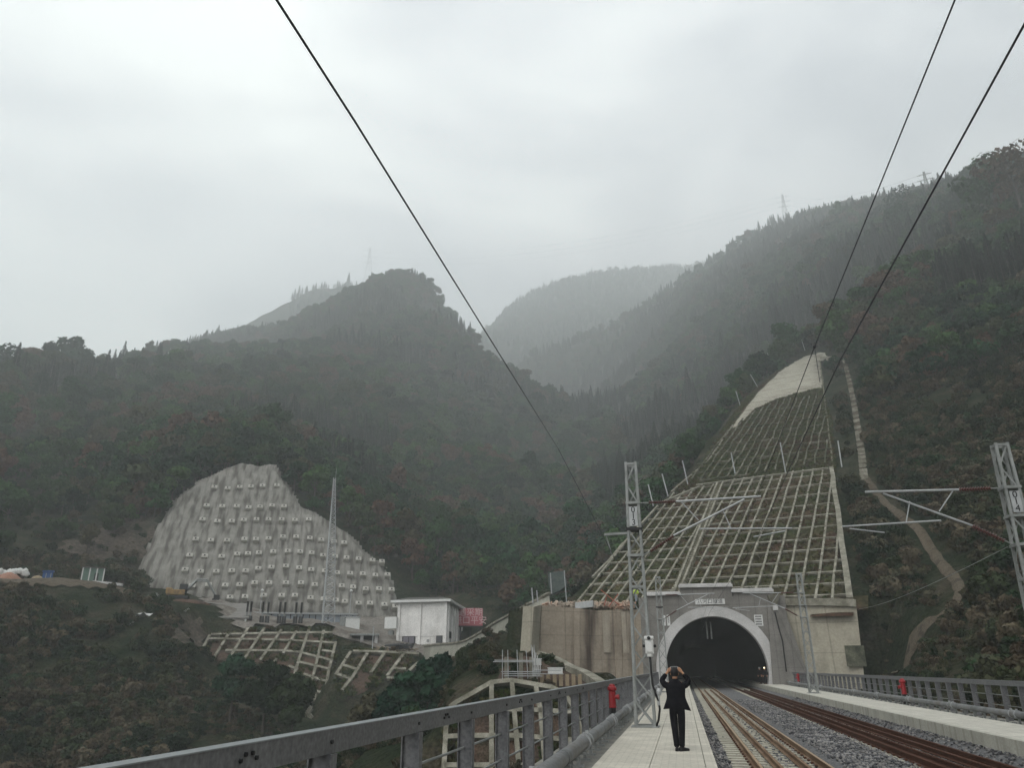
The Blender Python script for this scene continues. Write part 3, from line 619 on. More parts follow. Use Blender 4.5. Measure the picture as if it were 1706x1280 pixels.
# tracks: one thing per track
def railprof(b, x, y0, y1, top=-.42, h=.176, head=.072, foot=.15):
    pr = [(-foot/2, -h), (foot/2, -h), (foot/2, -h+.014), (.009, -h+.035), (.009, -.045), (head/2, -.035), (head/2, -.004), (head/2-.01, 0), (-head/2+.01, 0), (-head/2, -.004), (-head/2, -.035), (-.009, -.045), (-.009, -h+.035), (-foot/2, -h+.014)]
    n = len(pr); vs = [(x+px_, y0, top+pz) for px_, pz in pr]+[(x+px_, y1, top+pz) for px_, pz in pr]
    b.add(vs, [(i, (i+1) % n, n+(i+1) % n, n+i) for i in range(n)]+[tuple(range(n))[::-1], tuple(range(n, 2*n))])
def track(cx, lab, mrail, guard):
    t = thing('railway_track', lab, 'railway track', (cx, 12, -.6), 'railway tracks side by side on the bridge')
    for s_ in (-1, 1):
        q = MB(); railprof(q, cx+s_*.7535, -12, 190); r_ = q.build('rail', mrail, t)
        if mrail is MT['rail']:
            q = MB(); q.box(cx+s_*.7535-.03, cx+s_*.7535+.03, -12, 190, -.4195, -.4175); q.build('rail_head', MT['railtop'], r_)
        q = MB(); railprof(q, cx+s_*guard, -12, 86, top=-.432, h=.15); q.build('guard_rail', MT['rust'] if mrail is MT['rust'] else MT['rail'], t)
    for i in range(100):
        y = 13.2+i*.6; q = MB(); q.box(cx-1.3, cx-.42, y-.14, y+.14, -.72, -.588); q.box(cx-.42, cx+.42, y-.13, y+.13, -.72, -.606); q.box(cx+.42, cx+1.3, y-.14, y+.14, -.72, -.588)
        q.build('sleeper', MT['sleeper'] if mrail is MT['rail'] else MT['sleeper'], t)
    q = MB()
    for i in range(100):
        y = 13.2+i*.6
        for s_ in (-1, 1):
            for o_2 in (-.11, .11): q.obox((cx+s_*.7535+o_2, y, -.57), (.03, 0, 0), (0, .045, 0), (0, 0, .025))
    tag(q.build('rail_clips', MT['rust'], t), None, None, None, 'stuff')
    q = MB()
    for i in range(60, 320):
        y = 13.2+(i+40)*.6
        if y < 190: q.box(cx-1.3, cx+1.3, y-.14, y+.14, -.72, -.588)
    tag(q.build('far_sleepers', MT['sleeper'], t), None, None, None, 'stuff')
    return t
track(2.27, 'nearer left railway track with brown rails and inner guard rails on pale sleepers', MT['rail'], .30)
track(6.2, 'farther right railway track with dark red rusty rails beside the right walkway', MT['rust'], .30)
# ------------------------------------------------------------ bridge railings
def railing(x, side, lab, pitch, y0, yfar, z0=-.1, zt=1.2):
    t = thing('bridge_railing', lab, 'railing', (x, 20, z0), 'railings along the bridge')
    q = MB(); q.box(x-.055, x+.055, -12, 86.5, zt-.17, zt-.008); hr = q.build('handrail', MT['steel'], t)
    q = MB(); q.box(x-.06, x+.06, -12, 86.5, zt-.008, zt); q.build('handrail_top', MT['steeltop'], hr)  # thin strip carrying the lit tone of the rail's top
    for z in (.38, .72):
        q = MB(); q.tube([(x-side*.02, -12, z), (x-side*.02, 86.5, z)], .014, 6); q.build('bar', MT['galvd'], t)
    y = y0-7*pitch
    while y < 86:
        q = MB(); s_ = side
        q.box(x-.085, x+.085, y-.006, y+.006, z0, zt-.17); q.box(x+s_*.085-.006, x+s_*.085+.006, y-.055, y+.055, z0, zt-.17); q.box(x-s_*.085-.006, x-s_*.085+.006, y-.055, y+.055, z0, zt-.17)
        p_ = q.build('post', MT['steel'], t)
        if y < 20:
            q = MB(); q.tube([(x+s_*.06, y, zt-.09), (x+s_*.075, y, zt-.09)], .016, 6); q.build('bolt', MT['dark'], p_)
        y += pitch
    for ys_ in np.arange(4.55, 80, 4.1 if side > 0 else 6):
        q = MB()
        for k_ in (-.09, -.04, .04, .09): q.tube([(x+side*.05, ys_+k_, zt-.06-.03*(abs(k_) > .05)), (x+side*.07, ys_+k_, zt-.06-.03*(abs(k_) > .05))], .014, 6)
        if ys_ < 22: q.build('splice_bolts', MT['dark'], t)
    return t
railing(-2.62, 1, 'grey steel railing on the left edge of the bridge with tall dark posts', 2.0, 7.7, 86)
railing(10.85, -1, 'grey steel railing on the right edge of the bridge before the wooded bank', 1.5, 29.76, 86)
# ------------------------------------------------------------ pipes along the railings
def pipe(x, z, r, lab, side):
    t = thing('water_pipe', lab, 'pipe', (x, 20, -.1), 'water pipes along the walkways')
    q = MB(); q.tube([(x, -12+i*2.45, z) for i in range(41)], r, 14); q.build('pipe_run', MT['pipe'], t, smooth=True)
    i = 0; y = 7.4
    while y < 86:
        q = MB(); r2 = r*1.16 if i % 2 else r*1.07; w = .05 if i % 2 == 0 else .22
        q.lathe([(r, -w), (r2, -w), (r2, w), (r, w)], (x, y, z), 16, (0, 1, 0)); c_ = q.build('coupling', MT['pipe'], t)
        if i % 2:
            for k_ in (-1, 1):
                q = MB(); q.lathe([(r2*1.1, -.018), (r2*1.1, .018)], (x, y+k_*w, z), 16, (0, 1, 0)); q.obox((x+side*.02, y+k_*w, z+r2*1.12), (.03, 0, 0), (0, .03, 0), (0, 0, .03)); q.build('flange', MT['galv'], c_)
        y += 3.05; i += 1
    for k_ in range(80):
        y = 5.5+k_*1.0
        if y > 86: break
        q = MB(); q.box(x-.1, x+.1, y-.05, y+.05, -.1, -.06); q.box(x-.03, x+.03, y-.03, y+.03, -.06, z-r+.02); q.box(x-.13, x+.13, y-.035, y+.035, z-r-.015, z-r+.025)
        q.box(x-.25 if side > 0 else x+.13, x+.25 if side < 0 else x-.13, y-.04, y+.04, -.1, -.03)
        q.build('bracket', MT['galvd'], t)
    return t
pipe(-2.02, .24, .12, 'grey water pipe on brackets beside the left walkway', 1)
pipe(10.15, .24, .10, 'grey water pipe on brackets along the back of the right walkway', -1)
# ------------------------------------------------------------ hydrants
def hydrant(x, y, lab, s=1):
    t = thing('fire_hydrant', lab, 'hydrant', (x, y, -.1), 'red hydrants by the railings')
    q = MB(); q.lathe([(.13, 0), (.13, .03), (.1, .05), (.1, .5)], (x, y, -.1), 16); q.build('base', MT['black'], t)
    q = MB(); q.lathe([(.125, .5), (.125, .53), (.112, .54), (.112, .78), (.118, .79), (.118, .81), (.112, .82), (.112, .98), (.09, 1.0)], (x, y, -.1), 18); q.build('barrel', MT['red'], t, smooth=False)
    q = MB(); q.lathe([(.09, 1.0), (.14, 1.02), (.15, 1.06), (.145, 1.12), (.1, 1.15), (.09, 1.2), (.03, 1.22)], (x, y, -.1), 18); q.build('cap', MT['red'], t)
    q = MB(); q.lathe([(.06, .08), (.06, .17), (.078, .17), (.078, .23), (.03, .24)], (x, y, .72), 14, (s, -.2, 0)); q.build('outlet', MT['red'], t)
hydrant(-2.33, 26.8, 'red hydrant on a black base behind the pipe near the mast numbered 013')
hydrant(10.5, 43.1, 'red hydrant against the right railing, halfway along, before the brown bank', -1)
hydrant(10.5, 80, 'small distant red hydrant at the right railing beside the tunnel mouth', -1)
# ------------------------------------------------------------ text
def text(s_, size, loc, rx, rz, m, parent, name='lettering', ext=.004, align='CENTER', line=None):
    cu = bpy.data.curves.new('t', 'FONT'); cu.body = s_; cu.size = size; cu.extrude = ext; cu.align_x = align; cu.align_y = 'CENTER'
    if line: cu.space_line = line
    ob = bpy.data.objects.new('t', cu); COL.objects.link(ob); bpy.context.view_layer.update()
    me_ = bpy.data.meshes.new_from_object(ob.evaluated_get(bpy.context.evaluated_depsgraph_get())); bpy.data.objects.remove(ob)
    o = bpy.data.objects.new(name, me_); COL.objects.link(o); me_.materials.clear(); me_.materials.append(m)
    for p_ in me_.polygons: p_.material_index = 0
    o.parent = parent; pl_ = ROOTLOC[parent.name]; o.location = V(loc)-pl_; o.rotation_euler = (rx, 0, rz); return o
# ------------------------------------------------------------ masts
def mast(x, y, side, num, lab, h=7.9, z0=0.0):
    """side +1: arm reaches to +X"""
    t = thing('catenary_mast', lab, 'railway mast', (x, y, z0), 'lattice masts carrying the overhead wires')
    def hw(z): return .27-.115*z/h
    cor = [(-1, -1), (1, -1), (1, 1), (-1, 1)]
    for sx_, sy_ in cor:
        q = MB(); q.beam((x+sx_*hw(0), y+sy_*hw(0), z0), (x+sx_*hw(h), y+sy_*hw(h), z0+h), .075, .075, up=(0, 1, 0)); q.build('leg', MT['galvd'], t)
    for f in range(4):
        q = MB(); a = cor[f]; b_ = cor[(f+1) % 4]; nz = 11; fl = 0
        for k_ in range(nz):
            za = h*k_/nz+.05; zb = h*(k_+1)/nz-.02; pA = (x+a[0]*hw(za), y+a[1]*hw(za), z0+za); pB = (x+b_[0]*hw(zb), y+b_[1]*hw(zb), z0+zb)
            if k_ % 2: pA = (x+b_[0]*hw(za), y+b_[1]*hw(za), z0+za); pB = (x+a[0]*hw(zb), y+a[1]*hw(zb), z0+zb)
            q.beam(pA, pB, .045, .012, up=(0, 1, 0) if f in (0, 2) else (1, 0, 0))
            if k_ == 0:
                q.beam((pA[0]*0+x+b_[0]*hw(za), y+b_[1]*hw(za), z0+za), (x+a[0]*hw(zb), y+a[1]*hw(zb), z0+zb), .045, .012, up=(0, 1, 0) if f in (0, 2) else (1, 0, 0))
        for z_ in (.03, h-.06, h*.5): q.beam((x+a[0]*hw(z_), y+a[1]*hw(z_), z0+z_), (x+b_[0]*hw(z_), y+b_[1]*hw(z_), z0+z_), .07, .07)
        q.build('bracing', MT['galvd'], t)
    q = MB(); q.box(x-.4, x+.4, y-.4, y+.4, z0, z0+.03); q.build('base_plate', MT['galvd'], t)
    for z_ in (5.72, 6.55, 4.9):
        q = MB(); w_ = hw(z_)+.06; q.box(x-w_, x+w_, y-w_, y+w_, z0+z_-.04, z0+z_+.04); q.build('collar', MT['dark'] if z_ == 5.72 and side > 0 else MT['galvd'], t)
    if num:
        w_ = .13; q = MB(); q.box(x-w_, x+w_, y-hw(6)-.07, y-hw(6)-.05, z0+5.8, z0+6.42); npl = q.build('number_plate', MT['galv'], t)
        for i_, ch in enumerate(num): text(ch, .27, (x, y-hw(6)-.075, z0+6.31-i_*.2), math.pi/2, 0, MT['black'], npl, 'numeral')
    # cantilever
    s_ = side; xm = x+s_*.3; ct = None
    zt = z0+6.57; q = MB(); q.tube([(x+s_*1.35, y, zt), (x+s_*3.95, y, zt+.05)], .035, 8); ct = q.build('cantilever', MT['galv'], t)
    for nm, pts, r_, m_ in (('stay_tube', [(x+s_*3.45, y, zt-.02), (x+s_*1.2, y, z0+5.5)], .032, MT['galv']), ('registration_tube', [(x+s_*2.0, y, z0+5.68), (x+s_*4.75, y, z0+5.6)], .026, MT['galv']),
                            ('strut', [(x+s_*1.5, y, zt), (x+s_*2.0, y, z0+5.95)], .018, MT['galv']), ('strut', [(x+s_*2.75, y, z0+6.28), (x+s_*2.95, y, z0+5.68)], .018, MT['galv']),
                            ('steady_arm', [(x+s_*4.55, y, z0+5.53), (x+s_*3.6, y, z0+5.38)], .02, MT['galv']), ('link', [(x+s_*.22, y, zt), (x+s_*.55, y, zt)], .02, MT['galvd']), ('link', [(x+s_*.25, y, z0+4.93), (x+s_*.5, y, z0+5.07)], .02, MT['galvd'])):
        q = MB(); q.tube(pts, r_, 8); q.build(nm, m_, ct)
    for pa, pb in (((x+s_*.5, y, zt), (x+s_*1.38, y, zt)), ((x+s_*.45, y, z0+5.03), (x+s_*1.22, y, z0+5.5))):
        pa = V(pa); pb = V(pb); L_ = (pb-pa).length; pf = []
        for i_ in range(12):
            z_ = L_*i_/12; pf += [(.03, z_), (.075, z_+.02), (.03, z_+.045)]
        q = MB(); q.lathe(pf, pa, 12, pb-pa); q.build('insulator', MT['insul'], ct)
    return t
M13 = mast(-1.19, 24.4, 1, '013', 'tall lattice mast numbered 013 on the left walkway near the photographer')
q = MB(); q.beam((-1.4, 24.4, 5.62), (-2.15, 24.4, 5.6), .12, .07); q.beam((-2.1, 24.4, 5.58), (-1.95, 24.4, 5.0), .03, .03, up=(0, 1, 0)); q.build('side_bracket', MT['galvd'], M13)
mast(9.75, 24.4, -1, '014', 'tall lattice mast numbered 014 at the right edge of the picture')
mast(-1.35, 58, 1, None, 'farther lattice mast on the left walkway in front of the tunnel portal')
mast(8.5, 58, -1, None, 'farther lattice mast on the right walkway in front of the pale wing wall')
# sensor and cable on the near mast
t = thing('trackside_camera', 'white camera unit with a dark lens mounted on mast 013', 'camera', (-.93, 24.0, 1.9))
q = MB(); q.obox((-.93, 24.05, 2.2), (.12, 0, 0), (0, .1, 0), (0, 0, .2)); q.obox((-.93, 23.94, 2.2), (.09, 0, 0), (0, .02, 0), (0, 0, .16)); q.build('housing', MT['white'], t, bevel=.02)
q = MB(); q.obox((-.93, 24.05, 2.45), (.14, 0, 0), (0, .12, 0), (0, 0, .05)); q.build('hood', MT['white'], t, bevel=.02)
q = MB(); q.lathe([(.05, 0), (.05, .06)], (-.93, 23.93, 2.44), 14, (0, -1, 0)); q.build('lens', MT['black'], t)
for s_ in (-1, 1):
    q = MB(); q.lathe([(.035, 0), (.045, .05), (.03, .08)], (-.93+s_*.12, 24.05, 2.22), 10, (s_, 0, 0)); q.build('knob', MT['black'], t)
q = MB(); q.lathe([(.09, -.08), (.1, -.04), (.1, .0)], (-.93, 24.05, 2.0), 14); q.build('gland', MT['white'], t)
q = MB(); q.beam((-.93, 24.1, 1.97), (-1.1, 24.35, 1.9), .05, .05); q.beam((-.93, 24.12, 2.3), (-1.1, 24.3, 2.3), .05, .05); q.build('bracket', MT['galvd'], t)
q = MB(); q.tube([(-.93, 24.02, 1.94), (-.92, 23.98, 1.5), (-.9, 23.95, 1.15), (-.82, 23.95, .88), (-.76, 23.97, .72), (-.74, 24.02, .5), (-.8, 24.1, .2), (-.88, 24.2, .03)], .032, 8)
tag(q.build('cable', MT['black'], smooth=True), 'black cable hanging from the white camera unit down to the walkway', 'cable')
q = MB(); q.lathe([(.05, 0), (.075, .05), (.08, .12), (.05, .2)], (-.74, 23.98, .86), 12); q.lathe([(.04, 0), (.04, .3)], (-.76, 23.98, .6), 10); tag(q.build('junction_box', MT['galv']), 'small round grey junction box where the hanging cable bends', 'junction box')
# ------------------------------------------------------------ overhead wires
def wire(name, pts, r, lab, cat='overhead wire', group='overhead line wires', sag=0, m='wire', n=6):
    P_ = [V(p_) for p_ in pts]; out = []
    for i_ in range(len(P_)-1):
        for k_ in range(12 if sag else 3):
            f_ = k_/(12 if sag else 3); q_ = P_[i_].lerp(P_[i_+1], f_); q_.z -= sag*4*f_*(1-f_); out.append(q_)
    out.append(P_[-1]); q = MB(); q.tube(out, r, n); o = q.build(name, MT[m]); return tag(o, lab, cat, group)
def near(x, y, X): d = ray(x, y); return O+d*(X/d.x)
aL = near(590, 200, -1.95); a0_ = near(455, -10, -1.95)
wire('feeder_wire', [a0_+(a0_-aL).normalized()*3, a0_, aL, at(930, 748, 22), (-1.93, 24.4, 5.0), (-2.0, 58, 5.2), (-1.9, 87.9, 6.2)], .0088, 'thick dark wire crossing the sky from top centre left down to mast 013')
m1_ = near(1593, -6, 2.32); m2_ = near(1357, 578, 2.5)
wire('messenger_wire', [m1_+(m1_-m2_).normalized()*4, m1_, m2_, (2.66, 24.4, 6.64), (2.4, 58, 6.62), (2.3, 89, 6.3)], .0075, 'upper of the two dark wires at the right, with a clamp above the crest')
c1_ = near(1712, 30, 2.35); c2_ = near(1400, 600, 2.3)
wire('contact_wire', [c1_+(c1_-c2_).normalized()*4, c1_, c2_, near(1312, 788, 2.35), (2.55, 24.4, 5.36), (2.2, 58, 5.4), (2.3, 89, 5.4)], .0085, 'lower of the two dark wires at the right, leaving by the upper right corner')
q = MB(); q.tube([m2_, V((m2_.x, m2_.y, m2_.z-.62))], .005, 6); q.lathe([(.02, -.03), (.03, 0), (.02, .03)], m2_, 8, (0, 1, 0)); tag(q.build('dropper', MT['wire']), 'short dropper hanging from the clamp on the upper wire', 'dropper')
wire('stay_wire', [(9.35, 24.4, 4.86), at(1432, 1015, 86)], .012, 'thin pale wire from mast 014 down to the wing wall', m='galvd', sag=.3)
# ------------------------------------------------------------ tunnel portal
PY = 88.0; CX, CZ, RI = 3.45, 1.35, 5.25
def arch(R, n=40, low=-.75):
    pts = []; a0 = math.asin(max(-1, (low-CZ)/R*.55))
    for i in range(n+1):
        a = math.pi+.26 - (math.pi+.52)*i/n
        pts.append((CX+R*math.cos(a), CZ+R*math.sin(a)*1.04))
    pts = [(pts[0][0]+.12, low)]+pts+[(pts[-1][0]-.12, low)]; return pts
def annulus(b, inn, out, y0, y1):
    n = len(inn)
    for i in range(n-1):
        A, B_, C, D = inn[i], inn[i+1], out[i+1], out[i]
        b.quad((A[0], y0, A[1]), (D[0], y0, D[1]), (C[0], y0, C[1]), (B_[0], y0, B_[1]))
        b.quad((D[0], y0, D[1]), (D[0], y1, D[1]), (C[0], y1, C[1]), (C[0], y0, C[1]))
        b.quad((A[0], y0, A[1]), (B_[0], y0, B_[1]), (B_[0], y1, B_[1]), (A[0], y1, A[1]))
t = thing('tunnel_portal', 'grey concrete tunnel portal with a pale arch ring round a black mouth', 'tunnel portal', (CX, PY, -.6))
ai = arch(RI); ao = arch(RI+1.0)
def toRect(p, x0, x1, z1, z0=-.75):
    dx, dz = p[0]-CX, p[1]-CZ
    k = 1e9
    if dx > 0: k = min(k, (x1-CX)/dx)
    if dx < 0: k = min(k, (x0-CX)/dx)
    if dz > 0: k = min(k, (z1-CZ)/dz)
    if dz < 0 and k*dz+CZ < z0: return ((x1 if dx > 0 else x0), z0)
    return (CX+dx*k, CZ+dz*k)
PX0, PX1, PZ = -4.3, 11.2, 8.9
am = arch(RI+.9); q = MB(); outer = [toRect(p, PX0, PX1, PZ) for p in am]
# corners
for i in range(len(outer)-1):
    a_, b_ = outer[i], outer[i+1]
    if abs(a_[0]-b_[0]) > .01 and abs(a_[1]-b_[1]) > .01:
        if a_[1] < b_[1]: outer[i+1] = (PX0, PZ)
        else: outer[i] = (PX1, PZ)
annulus(q, am, outer, PY, PY+2.4); q.build('face', MT['portal'], t)
q = MB(); annulus(q, ai, ao, PY-.28, PY+1.5); q.build('arch_ring', MT['ring'], t)
q = MB(); al = arch(RI+.02, low=-.78)
for i in range(len(al)-1):
    A, B_ = al[i], al[i+1]; q.quad((A[0], PY+1.4, A[1]), (B_[0], PY+1.4, B_[1]), (B_[0], 230, B_[1]), (A[0], 230, A[1]))
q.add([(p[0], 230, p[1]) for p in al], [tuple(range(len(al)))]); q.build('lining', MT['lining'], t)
q = MB(); q.box(-3.2, 10.2, PY+.2, 232, -1.0, -.79); q.box(-3.2, 10.2, 231, 232, -1, 9); q.build('invert_light_block', MT['lining'], t)  # floor and unseen end wall added to keep outside light from the tunnel
for x0, x1, z in ((-3.6, .35, 9.05), (.15, 5.9, 9.85), (5.7, 10.1, 9.25)):
    q = MB(); q.box(x0, x1, PY-.35, PY+1.2, z, z+.28); q.box(x0+.1, x1-.1, PY-.2, PY+1.0, z+.28, z+.42); q.build('coping', MT['ring'], t, bevel=.02)
q = MB(); q.box(.25, 5.8, PY+.003, PY+1.4, 8.9, 9.85); q.box(-3.5, .15, PY+.006, PY+1.3, 8.9, 9.05); q.box(5.9, 10.0, PY+.006, PY+1.3, 8.9, 9.25); q.build('parapet', MT['portal'], t)
sg = MB(); s0 = at(1158, 999, PY-.1); s1 = at(1208, 1007, PY-.1); sg.box(s0.x, s1.x, PY-.12, PY-.003, s1.z, s0.z); sp_ = sg.build('name_board', MT['white'], t)
text('八河口隧道', (s0.z-s1.z)*.98, ((s0.x+s1.x)/2, PY-.13, (s0.z+s1.z)/2), math.pi/2, 0, MT['dark'], sp_)
def board(x0, y0, x1, y1, lines, lab='notice_board', lett=None):
    p0 = at(x0, y0, PY-.05); p1 = at(x1, y1, PY-.05); q = MB(); q.box(p0.x, p1.x, PY-.07, PY-.003, p1.z, p0.z); o = q.build(lab, MT['white'], t)
    if lett: text(lett, (p0.x-p1.x)*-.62, ((p0.x+p1.x)/2, PY-.075, (p0.z+p1.z)/2), math.pi/2, 0, MT['dark'], o, line=1.0)
    for k_ in range(lines):
        z = p0.z+(p1.z-p0.z)*(k_+.7)/(lines+.4); w = (p1.x-p0.x); q = MB()
        for j_ in range(5): q.box(p0.x+w*(.12+.15*j_), p0.x+w*(.12+.15*j_+.11), PY-.078, PY-.072, z-.07, z+.07)
        q.build('text_line', MT['dark'], o)
board(1103, 1026, 1109.5, 1043, 0, lett='隧\n道'); board(1110.5, 1025, 1117, 1043, 0, lett='限\n高\n车'); board(1256, 1025, 1272, 1043.5, 4)
for pts_ in (((1097.5, 1120), (1107, 1117), (1106, 1080), (1101, 1075)), ((1281, 1118), (1293, 1118), (1289, 1090), (1281, 1080))):
    P_ = [at(x, y, PY-.05) for x, y in pts_]; q = MB(); q.add([(p.x, PY-.06, p.z) for p in P_]+[(p.x, PY-.002, p.z) for p in P_], [(0, 1, 2, 3), (0, 3, 7, 4), (1, 5, 6, 2), (2, 6, 7, 3), (0, 4, 5, 1)]); q.build('painted_panel', MT['white'], t)
for x in (2.9, 3.35):
    q = MB(); q.box(x-.08, x+.08, PY+3, PY+3.16, 4.6, 6.4); q.build('hanging_post', MT['galvd'], t)
# trapezoid wing in front of the right wall
q = MB(); q.add([(8.9, PY-.9, -.7), (12.9, PY-.6, -.7), (11.2, PY-.6, 6.2), (9.9, PY-.6, 8.3), (9.3, PY-.3, 8.3), (8.9, PY+.3, -.7), (12.9, PY+.5, -.7), (11.2, PY+.5, 6.2), (9.9, PY+.5, 8.3), (9.3, PY+.5, 8.3)],
              [(0, 1, 2, 3, 4), (1, 6, 7, 2), (2, 7, 8, 3), (3, 8, 9, 4), (4, 9, 5, 0)]); q.build('wing', MT['portal'], t)
q = MB(); q.tube([at(1291, 1020, PY-1.2), at(1297, 1045, PY-1.2), at(1304, 1070, PY-1.2), at(1310, 1120, PY-1.2)], .07, 8); tag(q.build('drain_hose', MT['black'], smooth=True), 'black hose running down the right side of the tunnel portal', 'hose')
# pale spout block above
t2 = thing('drain_outlet', 'pale concrete spout block above the right end of the portal', 'drain outlet', at(1290, 1010, PY-.6))
q = MB(); A = at(1278, 992, PY-.6); B_ = at(1301, 1009, PY-.6); q.add([(A.x, PY-.9, A.z), (B_.x, PY-.9, A.z), (B_.x-.4, PY-.5, B_.z), (A.x+.5, PY-.5, B_.z), (A.x, PY+.6, A.z), (B_.x, PY+.6, A.z), (B_.x-.4, PY+.6, B_.z), (A.x+.5, PY+.6, B_.z)],
    [(0, 3, 2, 1), (0, 1, 5, 4), (1, 2, 6, 5), (2, 3, 7, 6), (3, 0, 4, 7)]); q.build('block', MT['beam'], t2)
q = MB(); q.box(A.x+.45, B_.x-.35, PY-.8, PY, B_.z-.5, B_.z-.003); q.build('spout', MT['ring'], t2)
# ------------------------------------------------------------ wing walls
def wall(name, lab, top, bot, m, thick=.8, parts=None, coping=None, cat='retaining wall', nb=6, rough=.0):
    """ribbon wall between a top and a bottom polyline of world points"""
    T = [V(p) for p in top]; B2 = [V(p) for p in bot]; n = len(T); base = V(((T[0].x+T[-1].x)/2, (T[0].y+T[-1].y)/2, min(p.z for p in B2)))
    t_ = thing(name, lab, cat, base); q = MB()
    d = (T[-1]-T[0]); nn = V((d.y, -d.x, 0)).normalized()
    if (O-T[0]).dot(nn) < 0: nn = -nn
    f = [[B2[i].lerp(T[i], k/nb) for k in range(nb+1)] for i in range(n)]
    for i in range(n-1):
        for k in range(nb): q.quad(f[i][k], f[i+1][k], f[i+1][k+1], f[i][k+1])
        q.quad(T[i], T[i+1], T[i+1]-nn*thick, T[i]-nn*thick)
    q.quad(B2[0], T[0], T[0]-nn*thick, B2[0]-nn*thick); q.quad(B2[-1], T[-1], T[-1]-nn*thick, B2[-1]-nn*thick); q.build('face', m, t_)
    if coping:
        for i in range(n-1):
            q = MB(); q.beam(T[i]+nn*.08+V((0, 0, coping/2+.01)), T[i+1]+nn*.08+V((0, 0, coping/2+.01)), .5, coping); q.build('coping', MT['beam'], t_)
    return t_, f, nn
LT = [at(1062, 1016, 87.6), at(1030, 1016, 87.0), at(1000, 1018, 86), at(960, 1014, 84.5), at(925, 1011, 83), at(903, 1009, 82)]
LB = [at(1062, 1145, 87.6), at(1030, 1145, 87.0), at(1000, 1142, 86), at(960, 1122, 84.5), at(925, 1104, 83), at(896, 1096, 82)]
LT[0] = V((-3.7, 88.2, LT[0].z)); LB[0] = V((-3.7, 88.2, -1.5))
for p in LB: p.z -= .8
w1, fL, nL = wall('retaining_wall', 'big brown stained concrete retaining wall left of the tunnel portal', LT, LB, MT['wallL'], 1.0)
for i in (1, 3):
    q = MB(); q.beam(LB[i]+nL*.05, LT[i]+nL*.05, .7, .25, up=nL); q.build('pilaster', MT['wallL'], w1)
for x_ in (1008, 1040):
    q = MB(); a_ = at(x_, 1020, 86.3)+nL*.12; q.beam(a_, a_-V((0, 0, 4.2)), .9, .02, up=nL); q.build('patch', stainmat('patch', (.34, .30, .24), (.12, .09, .07), .8, .8, 2, x_*.1), w1)
w1b, f_, n_2 = wall('buttress_wall', 'narrow pale concrete buttress at the left end of the brown wall', [at(902, 1008, 81.8), at(889, 1012, 80), at(879, 1010, 80.5)], [at(896, 1100, 81.4), at(884, 1098, 79.6), at(874, 1085, 80.2)], MT['wallR'], .8)
RTp = [at(1296, 1010, 88.6), at(1340, 1010, 88.3), at(1385, 1010, 87.9), at(1427, 1012, 87.2)]; RBp = [at(1300, 1140, 88), at(1345, 1140, 87.4), at(1392, 1140, 86.8), at(1440, 1138, 86)]
for p in RBp: p.z -= 1
w2, f_, n_2 = wall('retaining_wall', 'pale concrete retaining wall right of the tunnel portal below the lattice slope', RTp, RBp, MT['wallR'], 1.0, coping=.75)
q = MB(); a_ = at(1412, 1078, 86.4); q.obox(a_+V((.6, -.1, -.9)), (.9, 0, 0), (0, .12, 0), (0, 0, 1.0)); q.build('damp_patch', mat('mossy patch', (.04, .045, .03), (.14, .14, .10), scale=1.2, coord='World', fine=.4), w2)
# ------------------------------------------------------------ slope patches
def patch(P, poly, step, m, off=0, amp=.15, thing_=None, name='infill', s=0, amp2=0, drop=.8, corr=None):
    uv = [P.uv(P.hit(x, y)) for x, y in poly]; u0 = min(u for u, v in uv)-step; u1 = max(u for u, v in uv)+step; v0 = min(v for u, v in uv)-step; v1 = max(v for u, v in uv)+step
    U = np.arange(u0, u1, step); Vv = np.arange(v0, v1, step); gu, gv = np.meshgrid(U, Vv, indexing='ij'); ins = inpoly(gu, gv, uv); d = dpoly(gu, gv, uv)
    sd = np.where(ins, d, -d); h = off+fbm(gu/2.2, gv/2.2, 4, s)*amp*2+fbm(gu/11, gv/11, 3, s+4)*amp2*2
    if corr is not None: h = h+corr(gu, gv)
    h = h-drop*(1-sstep(0, 1.5, sd)); keepv = sd > -step*1.2
    vs = [P.pt(gu[i, j], gv[i, j], h[i, j]) for i in range(len(U)) for j in range(len(Vv))]; nv = len(Vv)
    fs = [(i*nv+j, (i+1)*nv+j, (i+1)*nv+j+1, i*nv+j+1) for i in range(len(U)-1) for j in range(nv-1) if keepv[i, j] and keepv[i+1, j] and keepv[i, j+1] and keepv[i+1, j+1]]
    if P.row.cross(P.up).dot(P.n) < 0: fs = [f[::-1] for f in fs]
    q = MB(); q.add(vs, fs); return q.build(name, m, thing_, smooth=True), uv
def clipseg(p, q_, uv, n=160):
    """parts of the segment p-q (uv) inside the polygon"""
    ts = np.linspace(0, 1, n); u = p[0]+(q_[0]-p[0])*ts; v = p[1]+(q_[1]-p[1])*ts; k = inpoly(u, v, uv); out = []; st_ = None
    for i in range(n):
        if k[i] and st_ is None: st_ = i
        if (not k[i] or i == n-1) and st_ is not None:
            e = i-1 if not k[i] else i
            if e-st_ > 2: out.append(((u[st_], v[st_]), (u[e], v[e])))
            st_ = None
    return out
slope = thing('lattice_slope', 'tall grassed slope above the tunnel with a pale concrete lattice', 'lattice slope', LAT.hit(1250, 1000))
patch(LAT, LATP, 1.4, MT['infill'], 0.05, .12, slope, 'grassed_ground', 3, .25)
uvL = [LAT.uv(LAT.hit(x, y)) for x, y in LATP]
topv = LAT.uv(LAT.hit(1300, 800))[1]
